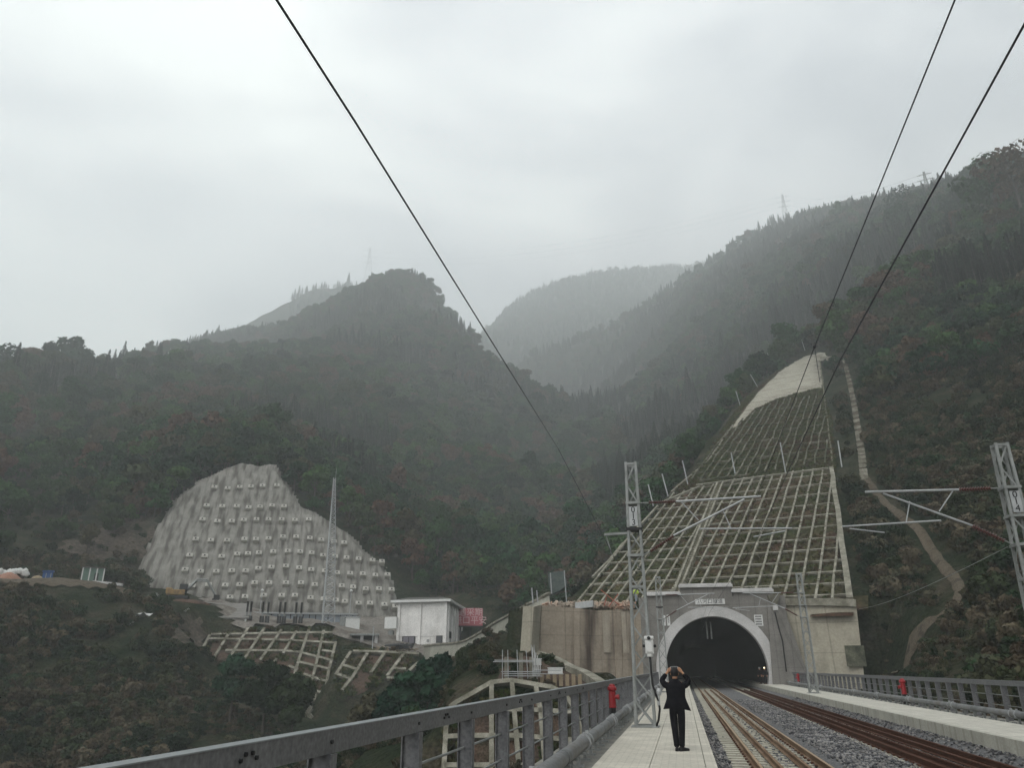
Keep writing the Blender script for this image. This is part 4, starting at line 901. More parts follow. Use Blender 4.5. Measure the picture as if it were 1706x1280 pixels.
def latbeam(nm, A, B_, w, h, m, off=.18, jit=0):
    n = max(1, int(math.dist(A, B_)/6)); q = MB(); prev = None
    for i in range(n+1):
        f = i/n; u = A[0]+(B_[0]-A[0])*f; v = A[1]+(B_[1]-A[1])*f
        c = LAT.pt(u+rng.uniform(-.08, .08)*jit, v+rng.uniform(-.08, .08)*jit, off)
        if prev is not None: q.beam(prev, c+(c-prev)*.02, w, h, up=LAT.n)
        prev = c
    q.build(nm, m, slope)
pitch = abs(LAT.uv(LAT.hit(1360, 1000))[0]-LAT.uv(LAT.hit(1333, 1000))[0]); ur = LAT.uv(LAT.hit(1360, 1000))[0]; umax = max(u for u, v in uvL)
reg_low = [LAT.uv(LAT.hit(x, y)) for x, y in ((950, 1012), (990, 965), (1040, 908), (1098, 845), (1125, 822), (1200, 806), (1225, 800), (1386, 780), (1396, 850), (1414, 1003), (1000, 1012))]
k0 = ur-pitch*30
rows = [LAT.uv(LAT.hit(1300, y))[1] for y in (801, 816, 832, 849, 867, 886, 905, 923, 942, 961, 980, 999)]
for i in range(60):
    u = k0+pitch*i
    for a, b_ in clipseg((u, -30), (u, 90), reg_low): latbeam('rib', a, b_, .26, .30, MT['beam'], .2, 1)
for i, v in enumerate(rows):
    for a, b_ in clipseg((-200, v), (100, v), reg_low, 600): latbeam('crossbeam', a, b_, .26, .24, MT['beam'], .2, 1)
A_1, B_1 = LAT.uv(LAT.hit(1160, 812)), LAT.uv(LAT.hit(1386, 783)); latbeam('berm_edge', A_1, B_1, .45, .4, MT['beam'], .3, 1)
A_1, B_1 = LAT.uv(LAT.hit(1100, 842)), LAT.uv(LAT.hit(1165, 815)); latbeam('berm_edge', A_1, B_1, .45, .4, MT['beam'], .3, 1)
MT['beamu'] = mat('half overgrown lattice', (.035, .042, .020), (.075, .075, .045), (.19, .18, .14), scale=.35, detail=5, fine=.3, coord='World', rough=.95)
# upper, half overgrown lattice
reg_up = [LAT.uv(LAT.hit(x, y)) for x, y in ((1140, 806), (1190, 740), (1250, 690), (1300, 668), (1370, 660), (1386, 775), (1200, 803))]
for i in range(60):
    u = k0+pitch*i*1.0
    for a, b_ in clipseg((u, -30), (u, 150), reg_up): latbeam('rib', a, b_, .24, .3, MT['beamu'], .42, 3)
for y in (790, 776, 762, 748, 734, 721, 708, 696, 685):
    v = LAT.uv(LAT.hit(1300, y))[1]
    for a, b_ in clipseg((-200, v), (100, v), reg_up, 600): latbeam('crossbeam', a, b_, .26, .3, MT['beamu'], .44, 3)
for a, b_ in (((1386, 783), (1400, 880)), ((1400, 880), (1416, 1003))):
    latbeam('edge_channel', LAT.uv(LAT.hit(*a)), LAT.uv(LAT.hit(*b_)), .65, .5, MT['beam'], .35, 1)
latbeam('edge_channel', LAT.uv(LAT.hit(1389, 783)), LAT.uv(LAT.hit(1366, 600)), .3, .3, MT['beamd'], .15, 1)
for dx in (0, 9):
    latbeam('stair_wall', LAT.uv(LAT.hit(1121+dx, 1000)), LAT.uv(LAT.hit(1196+dx, 808)), .28, .5, MT['beam'], .32, 0)
for a, b_ in (((1222, 710), (1180, 770)), ((1180, 770), (1120, 822)), ((1098, 845), (1040, 908)), ((1040, 908), (990, 965))):
    latbeam('edge_channel', LAT.uv(LAT.hit(*a)), LAT.uv(LAT.hit(*b_)), .3, .3, MT['beam'], .25, 2)
q = MB(); A = LAT.uv(LAT.hit(1125, 1000)); B_ = LAT.uv(LAT.hit(1200, 808)); nst = 60
for i in range(nst):
    f = i/nst; c = LAT.pt(A[0]+(B_[0]-A[0])*f, A[1]+(B_[1]-A[1])*f, .16); q.obox(c, LAT.row*.75, V((LAT.up.x, LAT.up.y, 0)).normalized()*.35, V((0, 0, .18)))
q.build('stair_flight', MT['beamd'], slope)
CAPP = [(1216, 716), (1238, 684), (1262, 654), (1298, 620), (1338, 597), (1366, 592), (1369, 646), (1330, 656), (1290, 668), (1260, 682), (1232, 712)]
patch(LAT, CAPP, 1.2, MT['cap'], .9, .25, slope, 'crest_cap', 8, .2, drop=1.3)
# ------------------------------------------------------------ strips on the ground
def strip(name, pts, w, m, lab=None, dz=.12, n=60, wv=.15):
    L_ = [0]
    for i in range(1, len(pts)): L_.append(L_[-1]+(V(pts[i])-V(pts[i-1])).length)
    ts = np.linspace(0, L_[-1], n); px_ = np.interp(ts, L_, [p.x for p in pts]); py_ = np.interp(ts, L_, [p.y for p in pts])
    tx = np.gradient(px_); ty = np.gradient(py_); l_ = np.hypot(tx, ty)+1e-9; nx, ny = -ty/l_, tx/l_; q = MB(); rows_ = []
    for k in range(5):
        o_2 = (k/4-.5)*w*(1+wv*vnoise(ts*.7, ts*0+k, 4)*2-wv); X = px_+nx*o_2; Y = py_+ny*o_2; rows_.append((X, Y, height(X, Y)+dz*(1-.6*abs(k-2)/2)))
    vs = [(rows_[k][0][i], rows_[k][1][i], rows_[k][2][i]) for i in range(n) for k in range(5)]
    fs = [(i*5+k, i*5+k+1, (i+1)*5+k+1, (i+1)*5+k) for i in range(n-1) for k in range(4)]; q.add(vs, fs)
    return struct(q.build(name, m, smooth=True), lab)
strip('footpath', LANEW[3:], 1.0, MT['soil'], n=120, dz=.35)
crest = 0 and [onground(x, y, 60, 500) for x, y in ((1366, 596), (1400, 598), (1430, 606), (1452, 614))]
patch(LAT, [(1362, 590), (1400, 595), (1430, 603), (1456, 613), (1440, 614), (1400, 607), (1364, 604)], .8, MT['cap'], 1.3, .2, slope, 'crest_path', 9, .1, drop=.6)
Z30 = V((0, 0, .15))
_r = math.hypot(LAT.hit(1366, 600).x, LAT.hit(1366, 600).y); _cp = []
for x, y in ((1356, 594), (1370, 594), (1384, 595), (1400, 599), (1415, 603), (1432, 607), (1452, 613)):
    R_ = _r+2
    while R_ > _r-40 and atr(x, y, R_).z < H1(atr(x, y, R_).x, atr(x, y, R_).y)+.5: R_ -= 1
    _cp.append(atr(x, y, R_))
q = MB()
for a, b_ in zip(_cp[:-1], _cp[1:]): q.beam(a-V((0, 0, .5)), b_+(b_-a)*.05-V((0, 0, .5)), 2.6, 1.3)
q.build('crest_path', MT['cap'], slope)
steps = thing('hillside_steps', 'white edged steps climbing the bank right of the lattice slope', 'steps', LANEW[3])
SW = [onground(x, y, 60, 500) for x, y in ((1408, 608), (1416, 640), (1424, 680), (1430, 720), (1436, 760), (1440, 800))]
strip('footpath', SW, 1.1, MT['soil'], n=50, dz=.15)
tot = 30
for i in range(tot):
    f = i/(tot-1)*(len(SW)-1); a = min(int(f), len(SW)-2); p = SW[a].lerp(SW[a+1], f-a); p.z = H1(p.x, p.y)+.45
    d = SW[a+1]-SW[a]; d.z = 0; d.normalize(); s_ = V((-d.y, d.x, 0)); q = MB(); q.obox(p-Z30, s_*.6, d*.3, V((0, 0, .3))); q.build('step', MT['beam'], steps)
# net posts round the slope
NP = [((1278, 588), (1292, 617)), ((1250, 624), (1264, 645)), ((1332, 555), (1344, 592)), ((1410, 543), (1412, 588)), ((1226, 652), (1234, 676)), ((1137, 768), (1147, 808)), ((1103, 790), (1113, 822)), ((1080, 808), (1088, 836)), ((1300, 738), (1310, 792)), ((1218, 755), (1226, 792)), ((1396, 735), (1402, 775)), ((1308, 575), (1312, 598))]
NPL = ['above the left flank of the crest', 'left of the pale crest cap', 'standing on the top of the crest', 'tallest, right of the crest', 'lowest one left of the crest cap', 'rightmost of the three at the left edge of the lattice', 'middle of the three at the left edge of the lattice', 'leftmost of the three at the left edge of the lattice',
       'in the middle of the berm above the lattice', 'on the berm above the left part of the lattice', 'by the upper right corner of the lattice', 'thin one behind the crest cap']
for (a, b_), L_ in zip(NP, NPL):
    B0 = LAT.hit(*b_, .1); rr_ = math.hypot(B0.x, B0.y); T0 = atr(a[0], a[1], rr_+.6); q = MB(); q.tube([B0-V((0, 0, .8)), T0], .11, 6)
    q.lathe([(.13, 0), (.13, .12)], T0-V((0, 0, .1)), 8); tag(q.build('net_post', MT['galv']), 'pale steel post '+L_, 'post', 'posts for the rockfall net')
# ------------------------------------------------------------ anchored slope at the left
anc = thing('anchored_slope', 'pale sprayed concrete slope studded with square anchor blocks', 'slope', ANC.hit(450, 1000))
MT['block'] = mat('anchor block concrete', (.46, .445, .40), (.36, .345, .31), scale=.8, coord='World', fine=.15)
MT['shot'] = stainmat('sprayed concrete', (.215, .207, .185), (.068, .062, .053), .88, .5, .8, 31, row=ANC.row, lo=.44, hi=.62)
def corr(u, v):
    w = np.sin(u*1.9+fbm(u/3, v/14, 3, 2)*9)*.1+np.sin(u*.83+1.3+fbm(u/4, v/12, 3, 6)*7)*.08
    return w*sstep(-34, -20, u)*1.0
patch(ANC, ANCP, .7, MT['shot'], .05, .34, anc, 'sprayed_face', 12, .8, corr=corr, drop=1.6)
BL = [[(357, 814), (379, 816), (399, 814), (418, 813), (437, 812), (461, 811)], [(344, 845), (370, 846), (394, 846), (414, 848), (433, 847), (453, 845), (473, 846)],
      [(337, 868), (362, 871), (386, 871), (406, 869), (427, 868), (447, 868), (469, 868), (491, 869), (514, 868)], [(326, 901), (351, 903), (378, 903), (407, 901), (426, 901), (447, 900), (471, 897), (493, 897), (516, 899), (535, 902), (556, 905), (573, 907)],
      [(316, 928), (341, 929), (369, 930), (395, 926), (413, 925), (431, 924), (455, 922), (479, 921), (500, 922), (519, 924), (538, 928), (558, 930), (577, 932), (597, 934), (620, 936), (636, 938)],
      [(308, 952), (334, 955), (360, 955), (386, 954), (409, 954), (430, 950), (452, 948), (476, 946), (498, 949), (518, 952), (541, 954), (561, 957), (583, 958), (604, 959), (625, 961), (645, 960)],
      [(320, 979), (347, 977), (375, 978), (399, 977), (424, 974), (448, 974), (476, 974), (501, 974), (524, 977), (569, 979), (588, 981), (609, 984), (631, 984), (652, 985)],
      [(383, 998), (408, 997), (439, 995), (469, 995), (491, 995), (517, 999), (539, 1001), (559, 1003), (574, 1005), (597, 1008), (616, 1008), (640, 1010), (658, 1013)]]
nb_ = 0
for row in BL:
    for x, y in row:
        if nb_ >= 98: break
        c = ANC.hit(x, y, .35); yv = V((ANC.up.x, ANC.up.y, 0)).normalized(); q = MB(); u_, w_ = ANC.row*.62, ANC.up*.5
        u_ = u_*1.06; w_ = w_*1.15; q.obox(c, u_, w_, ANC.n*.62); q.obox(c+ANC.n*.62, u_*.62, w_*.62, ANC.n*.1); a_ = q.build('anchor_block', MT['block'], anc); nb_ += 1
        q = MB(); q.obox(c+ANC.n*.76-w_*.1, ANC.row*.16, ANC.up*.16, ANC.n*.12); q.build('anchor_head', MT['dark'], a_)
# ------------------------------------------------------------ smaller lattice slopes
def lattice(name, lab, P, poly, lines, w, h, m, mi, sc_=None, off=.2):
    t_ = thing(name, lab, 'lattice slope', P.hit(*poly[0]), 'concrete lattices on the lower left slopes'); patch(P, poly, .6, mi, 0, .15, t_, 'soil_infill', 5, .1)
    for ln in lines:
        pts = [P.hit(*sc_(p), off) for p in ln]; q = MB()
        for a, b_ in zip(pts[:-1], pts[1:]): q.beam(a, b_+(b_-a).normalized()*w*.3, w, h, up=P.n)
        q.build('beam', m, t_)
    return t_
s4 = lambda p: (330+p[0]*.2169, 960+p[1]*.2169)
lattice('lattice_slope', 'broken concrete lattice on the bank below the substation platform', MID, MIDP,
    [[(100, 455), (540, 446), (1030, 440)], [(85, 487), (700, 500), (1050, 520)], [(210, 578), (640, 580), (780, 592), (1030, 657)], [(950, 578), (1045, 590)], [(780, 668), (1010, 722)], [(810, 760), (1000, 822)], [(860, 880), (1070, 937)], [(850, 980), (1010, 1025)],
     [(90, 460), (10, 610)], [(235, 450), (100, 670)], [(385, 405), (225, 662)], [(510, 405), (345, 662)], [(640, 420), (480, 650)], [(755, 430), (655, 598)], [(850, 420), (755, 708)], [(965, 425), (870, 840)], [(1058, 512), (1005, 728)], [(1012, 830), (915, 990)], [(755, 705), (735, 790)], [(870, 840), (845, 1000)], [(1005, 728), (985, 840)], [(1125, 870), (1010, 1030)], [(600, 640), (560, 720)], [(770, 725), (700, 700)]], .45, .5, MT['beam'], MT['infill2'], s4)
lattice('lattice_slope', 'small concrete lattice on the bank below the white house', MI2, MI2P,
    [[(1175, 585), (1060, 760)], [(1300, 600), (1195, 770), (1110, 880)], [(1430, 600), (1330, 745)], [(1590, 590), (1455, 770)], [(1190, 582), (1430, 590), (1690, 603)], [(1110, 690), (1210, 722)], [(1500, 715), (1590, 720)], [(1450, 790), (1545, 792)], [(1690, 672), (1550, 800)], [(1060, 757), (1180, 797)]], .5, .45, MT['beam'], MT['infill2'], s4)
s8 = lambda p: (760+p[0]*.17585, 1100+p[1]*.17585)
lattice('lattice_slope', 'nearest concrete lattice, a steep arched face below the left railing', PIT, PITP,
    [[(-60, 460), (0, 415), (335, 225), (520, 205), (900, 270), (1020, 330), (1130, 480), (1210, 830), (1240, 1100)], [(335, 235), (335, 1120)], [(528, 215), (602, 1120)], [(755, 260), (800, 500), (850, 1120)], [(-90, 560), (-120, 1120)], [(-100, 510), (90, 495), (600, 480), (1130, 505)], [(-110, 740), (95, 730), (600, 730), (1190, 780)], [(-110, 1010), (600, 1010), (1230, 1060)]], .32, .45, MT['beam'], MT['infill2'], s8)
# debris below the broken lattice: sagging sacks
q = MB()
for i in range(26):
    f = i/25; p = MID.hit(516+f*4+rng.uniform(-5, 5), 1165+f*50, .4); q.obox(p, V(rng.normal(size=3))*.35, V(rng.normal(size=3))*.35, V(rng.normal(size=3))*.3)
tag(q.build('rubble', MT['beam']), 'pale broken concrete tumbling below the end of the lattice', None, None, 'stuff')
# ------------------------------------------------------------ platform ground
pq = MB(); PP = [atr(x, y, R) for x, y, R in ((385, 1052, 153), (440, 1050, 152), (540, 1052, 151), (600, 1082, 145), (700, 1082, 143), (745, 1078, 147), (700, 1040, 176), (655, 1012, 190), (560, 1010, 186), (400, 1004, 184), (340, 1000, 182), (330, 1015, 170))]
def drape(poly, name, m, step=2.0, dz=.3):
    xs = [p.x for p in poly]; ys = [p.y for p in poly]; U = np.arange(min(xs)-step, max(xs)+step, step); W2 = np.arange(min(ys)-step, max(ys)+step, step)
    gx, gy = np.meshgrid(U, W2, indexing='ij'); gz = height(gx, gy, True)+dz; ins = inpoly(gx, gy, poly) | (dpoly(gx, gy, poly) < step*.7); nv = len(W2)
    vs = np.stack([gx, gy, gz], -1).reshape(-1, 3).tolist(); fs = [(i*nv+j, (i+1)*nv+j, (i+1)*nv+j+1, i*nv+j+1) for i in range(len(U)-1) for j in range(nv-1) if ins[i, j] and ins[i+1, j] and ins[i, j+1] and ins[i+1, j+1]]
    q = MB(); q.add(vs, fs); return struct(q.build(name, m, smooth=True))
drape(PP, 'platform_ground', MT['pad']); drape([V(p) for p in TERR], 'terrace_ground', MT['soil'])
MT['scar'] = mat('bare eroded slope', (.050, .042, .034), (.085, .070, .056), (.035, .036, .026), scale=.12, detail=9, fine=.5, bump=.2, bscale=1.5, coord='World', rough=1, spec=.05)
SC_ = [onground(x, y, 60, 600) for x, y in ((70, 940), (110, 905), (180, 872), (235, 838), (262, 850), (262, 880), (238, 925), (232, 965), (215, 975), (90, 962))]
drape([p for p in SC_ if p is not None], 'bare_slope', MT['scar'], 1.5, .25)
BS_ = [[(180, 1150), (230, 1120), (300, 1130), (330, 1180), (300, 1240), (230, 1262), (170, 1240), (140, 1190)], [(60, 1200), (110, 1180), (120, 1230), (70, 1262)], [(262, 1040), (330, 1030), (345, 1060), (300, 1085), (265, 1070)]]
for B9 in BS_:
    g9 = [onground(x, y, 60, 300) for x, y in B9]
    if all(g9): drape(g9, 'bare_slope', MT['scar'], .9, .3)
def G(x, y, R): p = atr(x, y, R); p.z = H1(p.x, p.y); return p
def frame(px, R):
    """unit right / away vectors on the ground for something seen at this column"""
    d = ray(px, 1113); a = V((d.x, d.y, 0)).normalized(); return V((a.y, -a.x, 0)), a
Z3 = V((0, 0, 1))
def obox2(q, c, r, a, w, d, z0, z1): q.obox(c+Z3*((z0+z1)/2), r*(w/2), a*(d/2), Z3*((z1-z0)/2)); return q
# ------------------------------------------------------------ white house
R0 = 148; cB = atr(744, 1078, R0); cA = atr(661, 1078, 152); cC = atr(769, 1070, 172); cB.z = cA.z = cC.z = 0
zb = atr(700, 1080, 149).z-1; ztp = atr(744, 1003, R0).z; cD = cA+cC-cB
hs = thing('white_house', 'white two storey building with a flat overhanging roof beside the red billboard', 'building', V((cB.x, cB.y, zb)))
q = MB(); q.prism([(p.x, p.y) for p in (cA, cB, cC, cD)], zb-3, ztp); q.build('wall', MT['whitew'], hs)
fx = (cB-cA).normalized(); fn = V((fx.y, -fx.x, 0)); fn = fn if fn.dot(O-cA) > 0 else -fn
gx_ = (cC-cB).normalized(); gn = V((gx_.y, -gx_.x, 0)); gn = gn if gn.dot(V((1, 0, 0))) > 0 else -gn
Wd = (cB-cA).length; Ld = (cC-cB).length
ov = [cA-fx*1.3+fn*1.0-gx_*0, cB+fn*1.0+gn*.9, cC+gn*.9+gx_*.9, cD-fx*1.3+gx_*.9]
q = MB(); q.prism([(p.x, p.y) for p in ov], ztp+.003, ztp+.45); rf = q.build('roof', MT['white'], hs)
ov2 = [p*1.0 for p in ov]; c0 = sum(ov2, V((0, 0, 0)))/4; ov2 = [c0+(p-c0)*.985 for p in ov2]
q = MB(); vs = [(p.x, p.y, ztp+.45) for p in ov2]; c1 = [c0+(p-c0)*.6 for p in ov2]; vs += [(p.x, p.y, ztp+1.3) for p in c1]; q.add(vs, [(0, 1, 5, 4), (1, 2, 6, 5), (2, 3, 7, 6), (3, 0, 4, 7), (4, 5, 6, 7)]); q.build('roof_covering', MT['roof'], rf)
for f_2 in (.02, .45, .97):
    q = MB(); obox2(q, cA+fx*(Wd*f_2)+fn*.12, fx, fn, .55, .3, zb-2, ztp); q.build('pilaster', MT['whitew'], hs)
for f_2 in (.03, .28, .42, .6, .8, .97):
    q = MB(); obox2(q, cB+gx_*(Ld*f_2)+gn*.12, gx_, gn, .6, .3, zb-2, ztp); q.build('pilaster', MT['whitew'], hs)
q = MB(); obox2(q, (cA+cB)/2+fn*.03, fx, fn, Wd*.98, .08, zb+(ztp-zb)*.32, zb+(ztp-zb)*.335); q.build('string_course', MT['ring'], hs)
def win(px0, px1, py0, py1, nm='window', face='f', m='glass', fr=True):
    d0 = ray((px0+px1)/2, (py0+py1)/2); base, n_3 = (cA, fn) if face == 'f' else (cB, gn)
    def h(x, y):
        d = ray(x, y); k = (base-O).dot(n_3)/d.dot(n_3); return O+d*k
    a = h(px0, py1); b_ = h(px1, py0); ex = fx if face == 'f' else gx_; w = abs((b_-a).dot(ex)); c = (a+b_)/2; c.z = 0
    q = MB(); obox2(q, c+n_3*.05, ex, n_3, w+.3, .16, a.z-.1, b_.z+.15); o = q.build(nm, MT['dark'] if fr else MT['whitew'], hs)
    for k in (-1, 1):
        q = MB(); obox2(q, c+ex*(k*w/4)+n_3*.14, ex, n_3, w*.42, .04, a.z+.05, b_.z); q.build('pane', MT[m], o)
MT['doorglass'] = mat('door glass', (.16, .15, .17), (.12, .11, .13), scale=.5, rough=.3, spec=.5)
win(671, 691, 1062, 1078, 'door', m='doorglass'); win(728, 736, 1061, 1071); win(711, 716, 1066, 1071, m='galvd', fr=False)
win(748, 751, 1055, 1063, face='g')
q = MB(); bc = cA-fx*1.1; bz = atr(650, 1048, 152).z; obox2(q, bc+fn*.2-gx_*0, fx, fn, 2.4, 1.6, bz, bz+2.1); q.build('balcony', MT['white'], hs)
q = MB(); obox2(q, cA-fx*1.3, fx, fn, 1.0, .5, bz-1.1, bz-.3); q.build('air_conditioner', MT['galvd'], hs)
# billboard
bb0 = atr(763, 1043, 166); bb1 = atr(804, 1043, 166); rt, aw = frame(785, 166); bz0 = bb0.z; bz1 = atr(804, 1014, 166).z; bc = (bb0+bb1)/2; bc.z = 0
bt = thing('billboard', 'faded red billboard with pale characters behind the white house', 'billboard', V((bc.x, bc.y, bz0-4)))
q = MB(); obox2(q, bc, rt, aw, (bb1-bb0).length, .3, bz0, bz1); bo = q.build('board', MT['signred'], bt)
for k in (-.4, 0, .4):
    q = MB(); obox2(q, bc+rt*(k*(bb1-bb0).length)+aw*.3, rt, aw, .25, .25, bz0-7, bz0+1); q.build('post', MT['dark'], bt)
bang = math.atan2(rt.y, rt.x); MT['pink'] = mat('bleached lettering', (.62, .46, .45), (.55, .38, .38), scale=2)
text('遇采期\n进口平安', 1.72, bc-aw*.18+Z3*((bz0+bz1)/2+.05), math.pi/2, bang, MT['pink'], bo, line=.95)
q = MB(); obox2(q, bc, rt, aw, (bb1-bb0).length+.2, .35, bz0-.3, bz0-.02); q.build('bottom_frame', MT['dark'], bt)
# ------------------------------------------------------------ curved wall from house to the big wall
CT = [(706, 1077, 138), (740, 1074, 133), (772, 1070, 127), (800, 1056, 120), (822, 1041, 112), (850, 1026, 104), (878, 1010, 97), (900, 998, 96), (915, 990, 97)]
CB = [(706, 1106, 137), (740, 1106, 131), (775, 1106, 124), (806, 1104, 114), (828, 1090, 106), (846, 1066, 101), (874, 1045, 94), (900, 1030, 93), (918, 1022, 94)]
MT['net'] = stainmat('mortared masonry', (.25, .245, .205), (.14, .135, .11), .6, .5, .6, 41, boards=1.1)
cw_ = thing('curved_wall', 'curved sloping stone wall sweeping up from the white house to the brown wall', 'retaining wall', atr(706, 1106, 137))
from itertools import accumulate
T_ = [atr(*p) for p in CT]; B_2 = [atr(*p) for p in CB]
def dense(P_, n=6):
    o = []
    for i in range(len(P_)-1):
        p0 = P_[max(i-1, 0)]; p1 = P_[i]; p2 = P_[i+1]; p3 = P_[min(i+2, len(P_)-1)]
        for k in range(n):
            f = k/n; o.append(.5*((2*p1)+(p2-p0)*f+(2*p0-5*p1+4*p2-p3)*f*f+(3*p1-p0-3*p2+p3)*f**3))
    return o+[P_[-1]]
Td, Bd = dense(T_), dense(B_2); q = MB(); n = len(Td); nb = 8; q.add([Bd[i].lerp(Td[i], k/nb)+V((0, 0, rng.uniform(-.05, .05))) for i in range(n) for k in range(nb+1)], [(i*(nb+1)+k, (i+1)*(nb+1)+k, (i+1)*(nb+1)+k+1, i*(nb+1)+k+1) for i in range(n-1) for k in range(nb)])
for i in range(n-1): q.quad(Td[i], Td[i+1], Td[i+1]+V((0, 1.6, 0)), Td[i]+V((0, 1.6, 0)))
q.quad(Bd[0], Td[0], Td[0]+V((0, 1.6, 0)), Bd[0]+V((0, 1.6, 0))); q.build('sloping_face', MT['net'], cw_, smooth=False)
q = MB()
for i in range(n-1): q.beam(Td[i]+Z3*.1, Td[i+1]+Z3*.1, .5, .25)
q.build('coping', MT['beam'], cw_)
# posts and net by the wall end
for (x, y0, y1, L_) in ((917, 955, 990, 'left of the pair holding the green net'), (940, 951, 1005, 'right of the pair holding the green net'), (886, 980, 1006, 'left of the short pair on the buttress'), (894, 984, 1004, 'right of the short pair on the buttress')):
    Rr = 97 if x > 900 else 84; q = MB(); q.tube([atr(x+(4 if x == 940 else 2), y1, Rr), atr(x, y0, Rr)], .08, 6); tag(q.build('net_post', MT['galv']), 'pale post, '+L_, 'post', 'posts for the rockfall net')
MT['gnet'] = mat('green net', (.07, .09, .085), (.11, .13, .12), scale=3, rough=.9)
q = MB(); P_ = [(913, 958), (918, 954), (938, 952), (944, 975), (932, 985), (920, 990), (914, 975)]; W_2 = [atr(x, y, 97.4) for x, y in P_]; q.add([tuple(p) for p in W_2]+[tuple(p+V((.1, .3, 0))) for p in W_2], [tuple(range(7)), tuple(range(7, 14))[::-1]]+[(i, (i+1) % 7, 7+(i+1) % 7, 7+i) for i in range(7)]); tag(q.build('net', MT['gnet']), 'torn green grey net hung between two pale posts', 'net')
# ------------------------------------------------------------ substation
rt, aw = frame(490, 160); z5 = atr(490, 1052, 158).z-.3
def seg(x0, x1, R): a = atr(x0, 1050, R); b_ = atr(x1, 1050, R); a.z = b_.z = 0; return a, b_
a, b_ = seg(417, 592, 164); ex = (b_-a).normalized(); en = V((ex.y, -ex.x, 0)); en = en if en.dot(O-a) > 0 else -en; zt_ = atr(490, 1024, 164).z; L_ = (b_-a).length
sb = thing('substation_building', 'long low blue grey panelled substation building behind dark poles', 'building', V((a.x, a.y, z5)))
q = MB(); obox2(q, (a+b_)/2-en*2.5, ex, en, L_, 5, z5-1, zt_); q.build('wall', MT['panel'], sb)
q = MB(); obox2(q, (a+b_)/2-en*2.3, ex, en, L_+.6, 5.6, zt_, zt_+.3); q.build('roof', MT['galv'], sb)
for k in range(17):
    q = MB(); obox2(q, a+ex*(L_*(k+.02)/16.6)+en*.06, ex, en, .16, .14, z5-1, zt_-.05); q.build('rib', MT['dark'], sb)
for f_2, w in ((.37, 2.2), (.62, 2.6), (.25, .8)):
    q = MB(); obox2(q, a+ex*(L_*f_2)+en*.1, ex, en, w, .12, z5, z5+2.0); q.build('door', MT['dark'], sb)
BPN = ['leftmost dark busbar pole by the shed', 'second dark busbar pole from the shed', 'left pole of the second dark pair', 'right pole of the second dark pair', 'left pole of the third dark pair', 'right pole of the third dark pair', 'left pole of the pair nearest the lattice tower', 'right pole of the pair nearest the lattice tower']
for (x, lab) in zip((408, 414, 434, 443, 463, 471, 490, 499), BPN):
    p = atr(x, 1051, 157); t_ = thing('busbar_pole', lab, 'pole', V((p.x, p.y, z5-.2)), 'dark busbar poles in front of the substation')
    q = MB(); q.tube([V((p.x, p.y, z5-.4)), V((p.x, p.y, z5+3.6))], .16, 8); q.build('pole', MT['galvd'], t_)
    pf = [];
    for i in range(10): pf += [(.15, i*.2), (.3, i*.2+.06), (.15, i*.2+.13)]
    q = MB(); q.lathe(pf, V((p.x, p.y, z5+3.6)), 10); q.build('insulator', MT['dark'], t_)
    q = MB(); q.obox(V((p.x, p.y, z5+2.2)), rt*.4, aw*.15, Z3*.7); q.build('switch_box', MT['dark'], t_)
# shed and tank at the left end
p = atr(378, 1055, 156); rt3, aw3 = frame(378, 156); t_ = thing('tilted_shed', 'grey shed with a long sloping roof at the left end of the platform', 'shed', V((p.x, p.y, z5)))
w = 7.0; q = MB(); A = p-rt3*3.2; B_ = p+rt3*3.2; zt2 = atr(378, 1032, 156).z; zt3 = atr(378, 1008, 168).z
q.add([V((A.x, A.y, z5-1)), V((B_.x, B_.y, z5-1)), V((B_.x, B_.y, zt2)), V((A.x, A.y, zt2)), A.xy.to_3d()+aw3*11+Z3*(z5-1), B_.xy.to_3d()+aw3*11+Z3*(z5-1), B_.xy.to_3d()+aw3*11+Z3*zt3, A.xy.to_3d()+aw3*11-rt3*1.5+Z3*zt3], [(0, 1, 2, 3), (1, 5, 6, 2), (4, 0, 3, 7), (5, 4, 7, 6)]); q.build('wall', MT['kerb'], t_)
q = MB(); v_ = [V((A.x, A.y, zt2))-rt3*.5-aw3*.5, V((B_.x, B_.y, zt2))+rt3*.4-aw3*.5, B_.xy.to_3d()+aw3*11.3+rt3*.4+Z3*zt3, A.xy.to_3d()+aw3*11.3-rt3*2+Z3*zt3]; q.add([k+Z3*.05 for k in v_]+[k+Z3*.3 for k in v_], [(3, 2, 1, 0), (4, 5, 6, 7), (0, 1, 5, 4), (1, 2, 6, 5), (2, 3, 7, 6), (3, 0, 4, 7)]); q.build('roof', MT['portal'], t_)
for s_ in (-1, 1):
    q = MB(); obox2(q, V((p.x, p.y, 0))+rt3*(3.0*s_)-aw3*.3, rt3, aw3, .3, .3, z5-1, zt2+.2); q.build('post', MT['white'], t_)
q = MB(); obox2(q, V((p.x, p.y, 0))+rt3*.6-aw3*.06, rt3, aw3, .7, .1, z5, z5+1.8); q.build('door', MT['dark'], t_)
# white cabinet
p = atr(586, 1053, 155); p.z = 0; t_ = thing('white_cabin', 'small white cabin at the right end of the substation', 'cabin', V((p.x, p.y, z5)))
q = MB(); obox2(q, p, rt, aw, 2.6, 2.6, z5-1, z5+2.7); q.build('wall', MT['white'], t_); q = MB(); obox2(q, p-rt*.1, rt, aw, 3.0, 2.9, z5+2.7, z5+2.9); q.build('roof', MT['galv'], t_)
q = MB(); obox2(q, p-rt*1.9, rt, aw, .9, .3, z5-1, z5+3.0); q.build('side_panel', MT['galvd'], t_)
